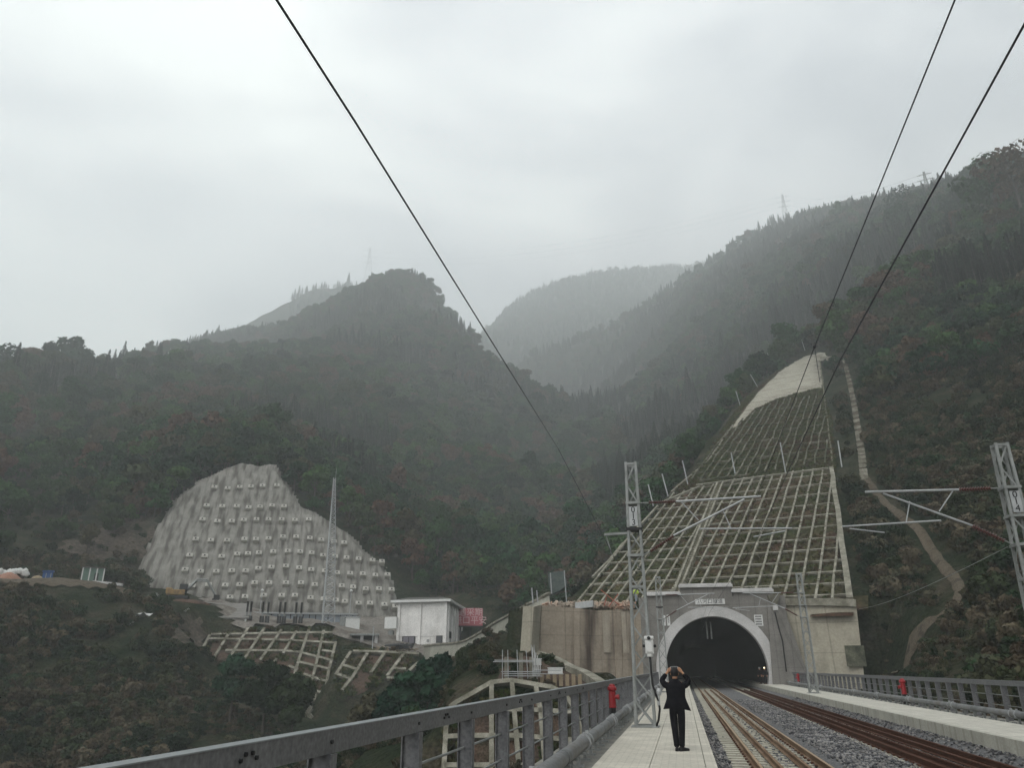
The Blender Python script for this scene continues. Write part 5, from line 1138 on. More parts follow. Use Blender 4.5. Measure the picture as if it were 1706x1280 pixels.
# lattice tower
p = atr(543, 1052, 156); hT = atr(557, 797, 156).z-z5; t_ = thing('lattice_tower', 'tall slender pale lattice tower rising in front of the anchored slope', 'tower', V((p.x, p.y, z5)))
pt_ = atr(557, 797, 156); ax_ = V((pt_.x-p.x, pt_.y-p.y, hT))*(1/hT); ax_ = V((0.0, 0, 1)) if abs(ax_.x) < .01 else ax_
def tc_(z, k): 
    w = 1.6-1.35*z/hT; a = 2*math.pi*k/3+.5; return V((p.x, p.y, z5))+ax_*z+V((math.cos(a)*w, math.sin(a)*w, 0))
for k in range(3):
    q = MB(); q.tube([tc_(0, k), tc_(hT, k)], .1, 6, rs=[.15, .10]); q.build('leg', MT['galv'], t_)
q = MB(); zz = 0
while zz < hT-.6:
    dz = 1.5-.9*zz/hT
    for k in range(3): q.tube([tc_(zz, k), tc_(min(zz+dz, hT), (k+1) % 3)], .06, 4); q.tube([tc_(zz, k), tc_(zz, (k+1) % 3)], .05, 4)
    zz += dz
q.build('bracing', MT['galv'], t_); q = MB(); q.tube([tc_(hT, 0), tc_(hT, 0)+Z3*2.2], .05, 6); q.build('spike', MT['galvd'], t_)
# thin posts with lamps
for (x, yb, yt, R_, lab) in ((582, 1030, 986, 158, 'thin lamp post behind the white cabin'), (433, 1020, 985, 166, 'thin lamp post left of the dark pole pairs'), (620, 1086, 1044, 143, 'plain white pole on the bank left of the white house')):
    a_ = atr(x, yb, R_); b_ = atr(x, yt, R_); b_ = V((a_.x, a_.y, b_.z)); t_ = thing('lamp_post' if x != 620 else 'white_pole', lab, 'pole', a_-Z3*3); q = MB(); q.tube([a_-Z3*3.2, b_], .09, 6); q.build('pole', MT['galv'], t_)
    if x != 620: q = MB(); q.lathe([(.05, 0), (.3, .1), (.34, .3), (.1, .5)], b_-Z3*.1, 10); q.build('lamp_head', MT['white'], t_)
# leaning concrete ribs and the dark lean-to
for i, (x, lab) in enumerate(((563, 'leftmost leaning mossy concrete rib by the platform end'), (572, 'middle leaning mossy concrete rib by the platform end'), (582, 'rightmost leaning mossy concrete rib by the platform end'))):
    a_ = atr(x, 1056, 150); b_ = atr(x+7, 1086, 146); q = MB(); q.beam(a_, b_, .85, .6, up=(0, -1, .5)); tag(q.build('retaining_rib', MT['beamd']), lab, 'concrete rib', 'leaning ribs by the platform')
t_ = thing('lean_to', 'dark open lean-to with pale square columns below the white cabin', 'lean-to', atr(606, 1086, 146)); p = atr(606, 1084, 147); p.z = 0; zl = atr(606, 1086, 147).z; rt4, aw4 = frame(606, 147)
q = MB(); obox2(q, p+aw4*2, rt4, aw4, 4.6, 3.4, zl-1, zl+2.7); q.build('wall', MT['dark'], t_); q = MB(); obox2(q, p+aw4*1.2, rt4, aw4, 5.2, 4.6, zl+2.7, zl+3.0); q.build('roof', MT['galvd'], t_)
for k in (-.1, .45): q = MB(); obox2(q, p+rt4*(k*4.6)-aw4*.3, rt4, aw4, .55, .5, zl-1, zl+2.7); q.build('column', MT['ring'], t_)
# piles of planks and scrap by the house
q = MB()
for i in range(70):
    x = rng.uniform(632, 690); p = atr(x, 1083-6*math.exp(-((x-662)/14)**2)*rng.uniform(0, 1), 143.5); d = V((rng.normal(), rng.normal()*.5, rng.normal()*.18)).normalized(); q.beam(p-d*rng.uniform(.5, 1.6), p+d, .14, .08)
tag(q.build('scrap_heap', MT['tim']), 'heap of planks and scrap at the foot of the white house', None, None, 'stuff')
q = MB(); 
for i in range(12): p = atr(rng.uniform(648, 682), rng.uniform(1074, 1080), 143); q.obox(p, V((rng.uniform(.5, 1.2), 0, .1)), V((0, .6, .1)), V((0, .05, .12)))
tag(q.build('black_sheets', MT['dark']), 'crumpled black sheets lying on the scrap heap', None, None, 'stuff')
# ------------------------------------------------------------ excavator
def excavator():
    rt5, aw5 = frame(305, 172); P = atr(296, 1001, 168); t_ = thing('excavator', 'yellow excavator digging on the mound at the left of the platform', 'excavator', P)
    c = V(P)
    for s_ in (-1, 1):
        q = MB(); q.obox(c+aw5*(1.1*s_)+Z3*.45, rt5*2.0, aw5*.3, Z3*.42); q.build('track', MT['dark'], t_, bevel=.3)
    q = MB(); q.obox(c-rt5*.6+Z3*1.5, rt5*1.7, aw5*1.3, Z3*.5); q.obox(c-rt5*1.8+Z3*1.8, rt5*.6, aw5*1.2, Z3*.5); q.build('body', MT['yellow'], t_, bevel=.1)
    q = MB(); q.obox(c+rt5*.75-aw5*.6+Z3*2.15, rt5*.75, aw5*.55, Z3*.95); cb = q.build('cab', MT['dark'], t_, bevel=.1)
    q = MB(); q.obox(c+rt5*.75-aw5*1.17+Z3*2.4, rt5*.5, aw5*.02, Z3*.45); q.build('window', MT['glass'], cb)
    e0 = c+rt5*1.2+Z3*1.8; e1 = c+rt5*2.9+Z3*4.0; e2 = c+rt5*5.2+Z3*3.9; e3 = c+rt5*7.0+Z3*.9
    q = MB(); q.beam(e0, e1, .45, .5, up=(0, 1, 0)); q.beam(e1, e2, .4, .4, up=(0, 1, 0)); q.build('boom', MT['galvd'], t_)
    q = MB(); q.beam(e2+Z3*.3-rt5*.4, e3, .35, .35, up=(0, 1, 0)); q.build('stick', MT['galvd'], t_)
    q = MB(); q.prism([(0, 0), (1, 0), (1, 1)], 0, 1) if 0 else q.obox(e3-Z3*.1+rt5*.1, rt5*.55, aw5*.6, Z3*.45); q.obox(e3-Z3*.5-rt5*.3, rt5*.4, aw5*.6, Z3*.1); q.build('bucket', MT['dark'], t_)
    q = MB(); q.tube([e0+Z3*.1+rt5*.3, e0.lerp(e1, .7)-Z3*.3], .09, 6); q.tube([e1+Z3*.35, e2+Z3*.4-rt5*.4], .08, 6); q.build('hydraulic_ram', MT['galv'], t_)
    return P
EP = excavator()
# mound under it
MT['earth'] = mat('dug red earth', (.075, .045, .035), (.10, .065, .05), (.05, .035, .028), scale=.3, fine=.4, bump=.2, bscale=1.5, coord='World', rough=1, spec=.05)
def heap(x0, x1, ytop, ybot, R, m, name, lab, s=1, n=44):
    """rounded heap lying against the slope"""
    a = atr(x0, ybot, R); b_ = atr(x1, ybot, R); c = (a+b_)/2; hw_ = (b_-a).length/2; rt6, aw6 = frame((x0+x1)/2, R); zt6 = atr((x0+x1)/2, ytop, R+2).z; q = MB(); vs = []
    for i in range(n+1):
        for j in range(n+1):
            u = (i/n-.5)*2.3; v = (j/n-.5)*2.3; r2 = u*u+v*v; X = c+rt6*(u*hw_)+aw6*(v*hw_*.7+hw_*.3); g = H1s[i*(n+1)+j] if 0 else 0
            vs.append((X.x, X.y, 0, r2))
    XX = np.array([k[0] for k in vs]); YY = np.array([k[1] for k in vs]); r2 = np.array([k[3] for k in vs]); g = height(XX, YY); hh = np.clip(1-r2, 0, 1)**.7
    z = g-.4+hh*(zt6-g+.4)*(1 if s else 1)+fbm(XX/2, YY/2, 4, s)*1.0*np.minimum(1, hh*3)
    z = np.maximum(z, g-.5); q.add([(XX[k], YY[k], z[k]) for k in range(len(XX))], [(i*(n+1)+j, (i+1)*(n+1)+j, (i+1)*(n+1)+j+1, i*(n+1)+j+1) for i in range(n) for j in range(n)])
    o = q.build(name, m, smooth=True); return struct(o, lab)
heap(262, 352, 1000, 1040, 162, MT['earth'], 'earth_mound', 'mound of dug reddish earth under the excavator')
# ------------------------------------------------------------ terrace objects at the far left
def cabin(x0, x1, yt, yb, R, wallm, roofm, name, lab, cat, cols=4, d=3):
    a = atr(x0, yb, R); b_ = atr(x1, yb, R); c = (a+b_)/2; c.z = 0; rt7, aw7 = frame((x0+x1)/2, R); w = (b_-a).length; z0 = a.z-1; z1 = atr((x0+x1)/2, yt, R).z; t_ = thing(name, lab, cat, V((c.x, c.y, z0)))
    q = MB(); obox2(q, c+aw7*(d/2), rt7, aw7, w, d, z0-1, z1-.2); q.build('wall', MT[wallm], t_)
    q = MB(); obox2(q, c+aw7*(d/2), rt7, aw7, w+.5, d+.5, z1-.2, z1); q.build('roof', MT[roofm], t_)
    for k in range(cols): q = MB(); obox2(q, c+rt7*(w*(k/(cols-1)-.5))-aw7*.06, rt7, aw7, .22, .12, z0-1, z1-.2); q.build('column', MT['white' if wallm == 'green' else wallm], t_)
    q = MB(); obox2(q, c+rt7*(w*.17)-aw7*.03, rt7, aw7, w*.2, .08, z0, z0+2.4); q.build('door', MT['dark' if wallm == 'green' else 'panel'], t_)
cabin(135, 171, 945, 967, 172, 'green', 'roof', 'site_cabin', 'faded green site cabin with pale columns on the left terrace', 'cabin', 4, 3)
cabin(70, 77, 951, 968, 168, 'blue', 'blue', 'portable_toilet', 'left of the two blue portable toilets on the left terrace', 'portable toilet', 2, 1.2)
cabin(78, 85, 951, 968, 168, 'blue', 'blue', 'portable_toilet', 'right of the two blue portable toilets on the left terrace', 'portable toilet', 2, 1.2)
p0 = atr(155, 970, 167); p1 = atr(204, 975, 166); q = MB(); q.beam(p0, p1, 1.2, .45); tag(q.build('concrete_slab', MT['ring']), 'long pale slab lying on the edge below the green cabin', 'slab')
q = MB()
for i in range(26): 
    p = atr(rng.uniform(-10, 46), rng.uniform(951, 957), 168); q.lathe([(.1, 0), (.55, .25), (.45, .8), (.12, 1.1)], p-Z3*.5, 7, (rng.normal()*.3, rng.normal()*.3, 1))
tag(q.build('white_sacks', MT['white']), 'row of white sacks piled at the far left edge of the terrace', None, None, 'stuff')
heap(-20, 48, 957, 968, 166, MT['orange'], 'clay_heap', 'orange red heap under the white sacks'); 
q = MB(); p = atr(62, 965, 166); q.lathe([(1.0, 0), (1.1, .4), (.7, .9), (.2, 1.1)], p-Z3*.5, 9); tag(q.build('tarpaulin', MT['tim']), 'yellowish tarpaulin bundle beside the blue portable toilets', 'tarpaulin')
# pale scraps on the left bank
for i, (x, y, s_, lab) in enumerate(((232, 1031, 1.9, 'largest torn white sheet lying on the left bank'), (216, 1044, .6, 'white scrap just below the torn sheet on the bank'), (252, 998, 1.1, 'grey white scrap at the foot of the mound'), (160, 1245, 1.2, 'pale sack lying low on the left bank'), (75, 1026, .4, 'tiny white scrap on the upper left bank'), (228, 1170, .5, 'pale scrap halfway down the left bank'), (310, 1022, .5, 'white scrap on the earth mound'))):
    g = onground(x, y)
    if g is None: continue
    q = MB(); n_4 = 7; vs = [(g.x+(k-3)*s_*.33, g.y+(j-1)*s_*.4, g.z+.5+rng.uniform(-.25, .25)*s_+(k-3)*.08) for k in range(n_4) for j in range(3)]
    q.add(vs+[(a_, b_2, c_-.05) for a_, b_2, c_ in vs], [(k*3+j, (k+1)*3+j, (k+1)*3+j+1, k*3+j+1) for k in range(n_4-1) for j in range(2)]+[(21+k*3+j, 21+k*3+j+1, 21+(k+1)*3+j+1, 21+(k+1)*3+j) for k in range(n_4-1) for j in range(2)]); tag(q.build('litter', MT['white']), lab, 'litter', 'pale scraps on the left bank')
# ------------------------------------------------------------ works below the brown wall
drape([atr(x, y, R) for x, y, R in ((838, 1126, 60), (850, 1100, 76), (895, 1096, 79), (960, 1122, 76), (1010, 1140, 72), (960, 1138, 60), (900, 1134, 58))], 'works_ground', MT['infill2'], 1.0, .15)
ch = [(897, 1088, 78), (925, 1098, 77), (950, 1112, 75), (975, 1122, 72), (1003, 1140, 66)]
t_ = thing('curved_channel', 'pale curved concrete channel running down beside the brown wall', 'channel', atr(*ch[0])); pts = dense([atr(*p) for p in ch], 5)
for k in range(len(pts)-1): q = MB(); q.beam(pts[k]-Z3*.2, pts[k+1]-Z3*.2, .9, .7); q.build('channel_piece', MT['beam'], t_)
t_ = thing('scaffolding', 'pale pipe scaffolding round a small concrete frame above the near lattice', 'scaffolding', atr(868, 1128, 61)); rt8, aw8 = frame(868, 61); o8 = atr(868, 1128, 61)
for i, x in enumerate((-1.4, -.95, -.2, .55, 1.0, 1.25)):
    q = MB(); q.tube([o8+rt8*x-Z3*.6, o8+rt8*(x-.05*i)+Z3*(1.9+.35*(i > 3))], .035, 6); q.build('upright', MT['galv'], t_)
for z, x0, x1 in ((.35, -1.5, 1.5), (.45, 1.0, 3.0), (1.05, -2.1, 1.0), (1.15, -2.0, .9), (.2, -1.4, 3.2), (.05, -1.3, 1.6)):
    q = MB(); q.tube([o8+rt8*x0+Z3*z-aw8*.1, o8+rt8*x1+Z3*(z-.02)-aw8*.1], .035, 6); q.build('ledger', MT['galv'], t_)
for x in (-1.1, .0, .8): q = MB(); obox2(q, o8+rt8*x+aw8*.6, rt8, aw8, .32, .3, -.5, 1.4+.3*(x == 0)); q.build('column', MT['beam'], t_)
for k in range(6): q = MB(); q.tube([o8+rt8*(.9+.1*k)+Z3*.0, o8+rt8*(1.3+.12*k-.4)+Z3*(2.1-.2*k)], .03, 6); q.build('leaning_tube', MT['white'], t_)
for i, (x, y, w, lab) in enumerate(((925, 1119, 1.1, 'upper pale blue crate near the curved channel'), (893, 1104, .8, 'white folded sheet by the top of the curved channel'))):
    p = atr(x, y, 62); q = MB(); q.obox(p, rt8*(w/2), aw8*.4, Z3*.22); q.obox(p+Z3*.24, rt8*(w/2+.04), aw8*.44, Z3*.03); tag(q.build('crate', MT['white'], bevel=.02), lab, 'crate')
for i in range(7):
    p = atr(903+i*10.5, 1134, 61.5); q = MB(); q.obox(p, rt8*.14, aw8*.1, Z3*.42); tag(q.build('formwork_board', MT['tim']), ('leftmost', 'second', 'third', 'middle', 'fifth', 'sixth', 'rightmost')[i]+' weathered brown upright board in the row above the near lattice', 'board', 'row of formwork boards above the near lattice')
# things on top of the brown wall
q = MB()
for i in range(260):
    f = rng.uniform(0, 1)**.8; x = 905+150*f; p = at(x, rng.uniform(1006, 1013), 87+rng.uniform(0, 2)); a1 = V(rng.normal(size=3)).normalized(); a2 = a1.cross(V(rng.normal(size=3))).normalized(); a3 = a1.cross(a2); s9 = rng.uniform(.4, 1.1); q.obox(p, a1*.42*s9, a2*.16*s9, a3*.1*s9)
tag(q.build('rubble', mat('pinkish rubble', (.40, .25, .18), (.36, .30, .24), (.28, .24, .19), scale=.8, coord='World', fine=.3)), 'pinkish building rubble and planks lying on top of the brown wall', None, None, 'stuff')
p = at(974, 1009, 86.2); q = MB(); q.obox(p, (1.0, 0, .1), (0, .5, 0), (0, 0, .35)); tag(q.build('metal_box', MT['galv'], bevel=.05), 'grey metal box on top of the brown wall', 'box')
q = MB(); a_ = at(1020, 1008, 86.5); q.tube([a_+V((-1.2, 0, 1.6)), a_+V((.8, 0, -.1))], .06, 6); q.tube([a_+V((.7, 0, 1.1)), a_+V((-.4, 0, -.2))], .06, 6); q.tube([a_+V((-.9, .2, -.1)), a_+V((-.6, .2, .9))], .06, 6); tag(q.build('red_frame', mat('dull red tubes', (.32, .10, .07), (.26, .09, .06), scale=3)), 'crossed dull red tubes standing on top of the brown wall', 'frame')
# ------------------------------------------------------------ pylons and long lines
def pylon(px, ytop, ybase, R, lab, arms=3):
    a = atr(px, ybase, R); h = atr(px, ytop, R).z-a.z; t_ = thing('pylon', lab, 'pylon', a-Z3*4, 'power pylons on the ridges'); rt9, aw9 = frame(px, R)
    def w(z): return h*.10*(1-z/h)**1.3+h*.014
    for sx_ in (-1, 1):
        for sy_ in (-1, 1): q = MB(); q.tube([a-Z3*6+(rt9*sx_+aw9*sy_)*w(0)]+[a+Z3*z+(rt9*sx_+aw9*sy_)*w(z) for z in np.linspace(0, h, 7)], .28, 4); q.build('leg', MT['galvd'], t_)
    q = MB(); zz = 0
    while zz < h*.97:
        dz = max(w(zz)*1.6, h*.04)
        for s_ in (-1, 1): q.tube([a+Z3*zz+rt9*(s_*w(zz))-aw9*w(zz), a+Z3*min(zz+dz, h)-rt9*(s_*w(min(zz+dz, h)))-aw9*w(min(zz+dz, h))], .14, 4); q.tube([a+Z3*zz+rt9*(s_*w(zz))+aw9*w(zz), a+Z3*min(zz+dz, h)-rt9*(s_*w(min(zz+dz, h)))+aw9*w(min(zz+dz, h))], .14, 4)
        zz += dz
    q.build('bracing', MT['galvd'], t_); tips = []
    for k in range(arms):
        z = h*(.62+.15*k); L9 = h*(.19-.03*abs(k-1))
        q = MB(); q.tube([a+Z3*z-rt9*L9, a+Z3*(z+h*.025), a+Z3*z+rt9*L9], .2, 4); q.tube([a+Z3*z-rt9*L9, a+Z3*(z-.01*h), a+Z3*z+rt9*L9], .2, 4); q.build('crossarm', MT['galvd'], t_); tips.append((a+Z3*z-rt9*L9, a+Z3*z+rt9*L9))
    return tips
tA = pylon(612, 412, 480, 1880, 'pylon fading into the mist on the left summit'); tB = pylon(1552, 282, 345, 640, 'pylon on the right ridge between the two dark wires'); tC = pylon(1311, 322, 378, 1350, 'faintest pylon, deep in the mist on the right ridge')
for (u_, v_2), lab in zip(zip(tA, tC), ('lowest power line between the two mist covered pylons', 'middle power line between the two mist covered pylons', 'highest power line between the two mist covered pylons')):
    wire('power_line', [u_[1], v_2[0]], .12, lab, 'power line', 'power lines across the gorge', sag=45, m='galvd', n=4)
for (u_, v_2), lab in zip(zip(tC, tB), ('lowest power line along the right ridge', 'middle power line along the right ridge', 'highest power line along the right ridge')):
    wire('power_line', [u_[1], v_2[0]], .1, lab, 'power line', 'power lines across the gorge', sag=14, m='galvd', n=4)
# ------------------------------------------------------------ single trees
def tree(px, py, R, h, kind, lab, seed, grp, leaf=None, ground=None, wide=1.0, n=None, top=None):
    g = ground or atr(px, py, R); g = V((g.x, g.y, H1(g.x, g.y)-.3)) if ground is None else g
    if top: h = min(max((atr(px, top, R).z-g.z)*(1.0 if kind == 'con' else 1.04), 2.5), 48)
    if kind == 'con': vs, w = conifer(seed, H=h, R=h*.17, n=n or 900, size=h*.055)
    elif kind == 'sparse': vs, w = broad(seed, H=h, R=h*.42*wide, n=n or 900, size=h*.042, open_=.9, nl=14)
    elif kind == 'bush': vs, w = bush(seed, H=h, R=h*.6*wide, n=n or 2200, size=h*.055, stems=9)
    else: vs, w = broad(seed, H=h, R=h*.38*wide, n=n or 1500, size=h*.06)
    nm = {'con': 'conifer', 'bush': 'shrub'}.get(kind, 'broadleaf_tree'); t_ = thing(nm, lab, 'tree' if kind != 'bush' else 'shrub', g, grp)
    o = bpy.data.objects.new('trunk' if kind != 'bush' else 'stems', bpy.data.meshes.new('w')); o.data.from_pydata([tuple(v) for v in w.v], [], w.f); o.data.materials.append(BARK); COL.objects.link(o); o.parent = t_
    o = bpy.data.objects.new('crown', np_mesh('crown', vs, [leaf or LF])); COL.objects.link(o); o.parent = t_
    return t_
gl = 'trees standing out on the left skyline'; gr = 'trees standing out on the right skyline'
TR = [(118, 612, 556, 566, 'b', 1.0, 'tallest round dark tree on the far left skyline', gl, LFC), (76, 612, 548, 574, 'b', 1.0, 'dark tree left of the tallest one on the far left skyline', gl, LFC),
 (20, 612, 530, 585, 'b', 1.6, 'broad dark tree at the very left end of the skyline', gl, LFC), (318, 572, 1075, 541, 'b', .8, 'lone tree on the left ridge halfway up to the summit', gl, LFC), (770, 560, 940, 514, 'b', 1.1, 'round tree low on the right shoulder of the left summit', gl, None),
 (745, 535, 1000, 500, 'b', 1.0, 'round tree just right of the left summit conifers', gl, None),
 (640, 495, 1165, 462, 'con', 1, 'leftmost conifer on the left summit', gl, LFC), (655, 490, 1155, 457, 'con', 1, 'second conifer from the left on the left summit', gl, LFC), (670, 490, 1145, 455, 'con', 1, 'tallest conifer in the middle of the left summit', gl, LFC),
 (686, 492, 1120, 460, 'con', 1, 'fourth conifer on the left summit', gl, LFC), (702, 500, 1085, 470, 'con', 1, 'fifth conifer on the left summit, on the slope down', gl, LFC), (716, 508, 1060, 481, 'con', 1, 'sixth conifer on the left summit, lower down', gl, LFC), (728, 520, 1035, 492, 'con', 1, 'lowest conifer at the right end of the left summit row', gl, LFC),
 (560, 500, 1880, 466, 'con', 1, 'faint conifer on the shoulder left of the pylon', gl, LFC), (578, 500, 1880, 450, 'con', 1, 'faint taller conifer just left of the pylon', gl, LFC),
 (1700, 345, 352, 250, 'sparse', 1.0, 'large open crowned tree at the right edge of the skyline', gr, None), (1662, 350, 372, 262, 'sparse', 1.0, 'open crowned tree second from the right edge', gr, None), (1512, 358, 590, 314, 'sparse', 1.4, 'spreading tree on the right ridge left of the pylon', gr, None),
 (1635, 345, 425, 300, 'b', 1.0, 'small dense tree on the right skyline', gr, None), (1602, 350, 470, 310, 'b', 1.0, 'smallest dense tree on the right skyline beside the pylon', gr, None),
 (1427, 362, 858, 332, 'con', 1, 'taller conifer of the close pair on the right ridge', gr, LFC), (1440, 362, 840, 336, 'con', 1, 'shorter conifer of the close pair on the right ridge', gr, LFC), (1398, 362, 850, 338, 'b', 1, 'round tree left of the conifer pair on the right ridge', gr, None),
 (1240, 425, 1520, 398, 'con', 1, 'upper conifer on the misty shoulder of the right ridge', gr, LFC), (1228, 445, 1550, 412, 'con', 1, 'lower conifer on the misty shoulder of the right ridge', gr, LFC)]
for i, (x, y, R_, tp, k, w, lab, g_, lf) in enumerate(TR): tree(x, y, R_, 20, k, lab, 51+i, g_, lf, wide=w, top=tp)
gm = 'dark trees and shrubs below the white house'
for i, (x, y, R_, tp, k, w, lab) in enumerate(((735, 1165, 80, 1098, 'b', 1.0, 'largest dark tree in the hollow right of the small lattice'), (776, 1150, 76, 1084, 'b', 1.0, 'dark tree close under the curved wall'), (705, 1190, 78, 1120, 'b', 1.0, 'dark tree left of the largest one in the hollow'), (812, 1135, 72, 1100, 'bush', 1.0, 'shrub between the curved wall and the scaffolding'),
      (655, 1215, 80, 1148, 'b', 1.0, 'dark tree at the lower end of the small lattice'), (612, 1240, 84, 1165, 'b', 1.0, 'dark tree right of the broken lattice end'), (560, 1262, 80, 1212, 'bush', 1.2, 'wide shrub behind the handrail below the broken lattice'), (440, 1190, 112, 1112, 'b', 1.0, 'broad dark tree below the left part of the broken lattice'), (385, 1180, 116, 1098, 'b', .9, 'dark tree at the left end below the broken lattice'), (488, 1200, 106, 1130, 'b', .8, 'dark tree just left of the broken lattice end'), (700, 1260, 62, 1190, 'bush', 1.2, 'shrub seen through the railing left of the near lattice'))):
    tree(x, y, R_, 6, k, lab, 100+i, gm, LFB if k == 'bush' or i % 2 else LFC, wide=w, n=3000, top=tp)
# rough grass on the lattice slope
uv_ = [LAT.uv(LAT.hit(x, y)) for x, y in LATP]; U = np.array(uv_); gu = rng.uniform(U[:, 0].min(), U[:, 0].max(), 26000); gv = rng.uniform(U[:, 1].min(), U[:, 1].max(), 26000)
capuv = [LAT.uv(LAT.hit(x, y)) for x, y in CAPP]; k = inpoly(gu, gv, uv_) & (dpoly(gu, gv, uv_) > .8) & ~inpoly(gu, gv, capuv); gu, gv = gu[k], gv[k]
lowv = inpoly(gu, gv, reg_low); k = ~lowv | (rng.uniform(0, 1, len(gu)) < .5); gu, gv, lowv = gu[k], gv[k], lowv[k]
pp = [LAT.pt(a, b_, .1) for a, b_ in zip(gu, gv)]
LFG = leafmat('slope grass', [(.030, .048, .014), (.050, .072, .022), (.095, .095, .040), (.060, .050, .028), (.085, .050, .034)], scale=.06, rnd=.45, seed=9)
scatter('slope_grass', 'rough olive and brown grass growing on the lattice slope', [tuple(p) for p in pp], rng.uniform(.5, 1.0, len(pp))*np.where(lowv, .34, .42), protos([('g', grassclump(41, n=60)), ('g', grassclump(42, n=60, H=.8, R=1.2)), ('g', bush(43, H=.9, R=1.0, n=120, size=.25))], LFG), rng.integers(0, 3, len(pp)))

# weeds on the bare cells of the small lattice slopes
def weeds(P, poly, n, sc9, s9):
    u9 = [P.uv(P.hit(x, y)) for x, y in poly]; U9 = np.array(u9); a = rng.uniform(U9[:, 0].min(), U9[:, 0].max(), n); b9 = rng.uniform(U9[:, 1].min(), U9[:, 1].max(), n)
    k9 = inpoly(a, b9, u9) & (vnoise(a/1.7, b9/1.7, s9) > .42); return [(tuple(P.pt(i, j, .0)), sc9*rng.uniform(.5, 1.2)) for i, j in zip(a[k9], b9[k9])]
wd = weeds(MID, MIDP, 1500, .55, 1)+weeds(MI2, MI2P, 700, .5, 2)+weeds(PIT, PITP, 900, .32, 3)
scatter('slope_weeds', 'tufts of weeds growing in the cells of the lower lattices', [w[0] for w in wd], [w[1] for w in wd], protos([('g', grassclump(45)), ('g', bush(46, H=.8, R=.8, n=160, size=.2))], LFG), rng.integers(0, 2, len(wd)))
# ------------------------------------------------------------ people
def skinned(name, nodes, edges, m, parent, sub=2, root=0):
    """nodes: (x,y,z,r); one continuous surface grown round a skeleton"""
    me_ = bpy.data.meshes.new(name); me_.from_pydata([n_[:3] for n_ in nodes], edges, []); o = bpy.data.objects.new(name, me_); COL.objects.link(o)
    md = o.modifiers.new('s', 'SKIN'); md.use_smooth_shade = True
    for i, n_ in enumerate(nodes):
        s_ = me_.skin_vertices[0].data[i]; r_ = n_[3]; s_.radius = (r_, r_) if not isinstance(r_, tuple) else r_; s_.use_root = (i == root)
    o.modifiers.new('u', 'SUBSURF').levels = sub
    bpy.context.view_layer.update(); m2 = bpy.data.meshes.new_from_object(o.evaluated_get(bpy.context.evaluated_depsgraph_get())); o.modifiers.clear(); o.data = m2; m2.materials.clear(); m2.materials.append(m)
    o.parent = parent; return o
def local(o, parent): o.parent = parent; return o
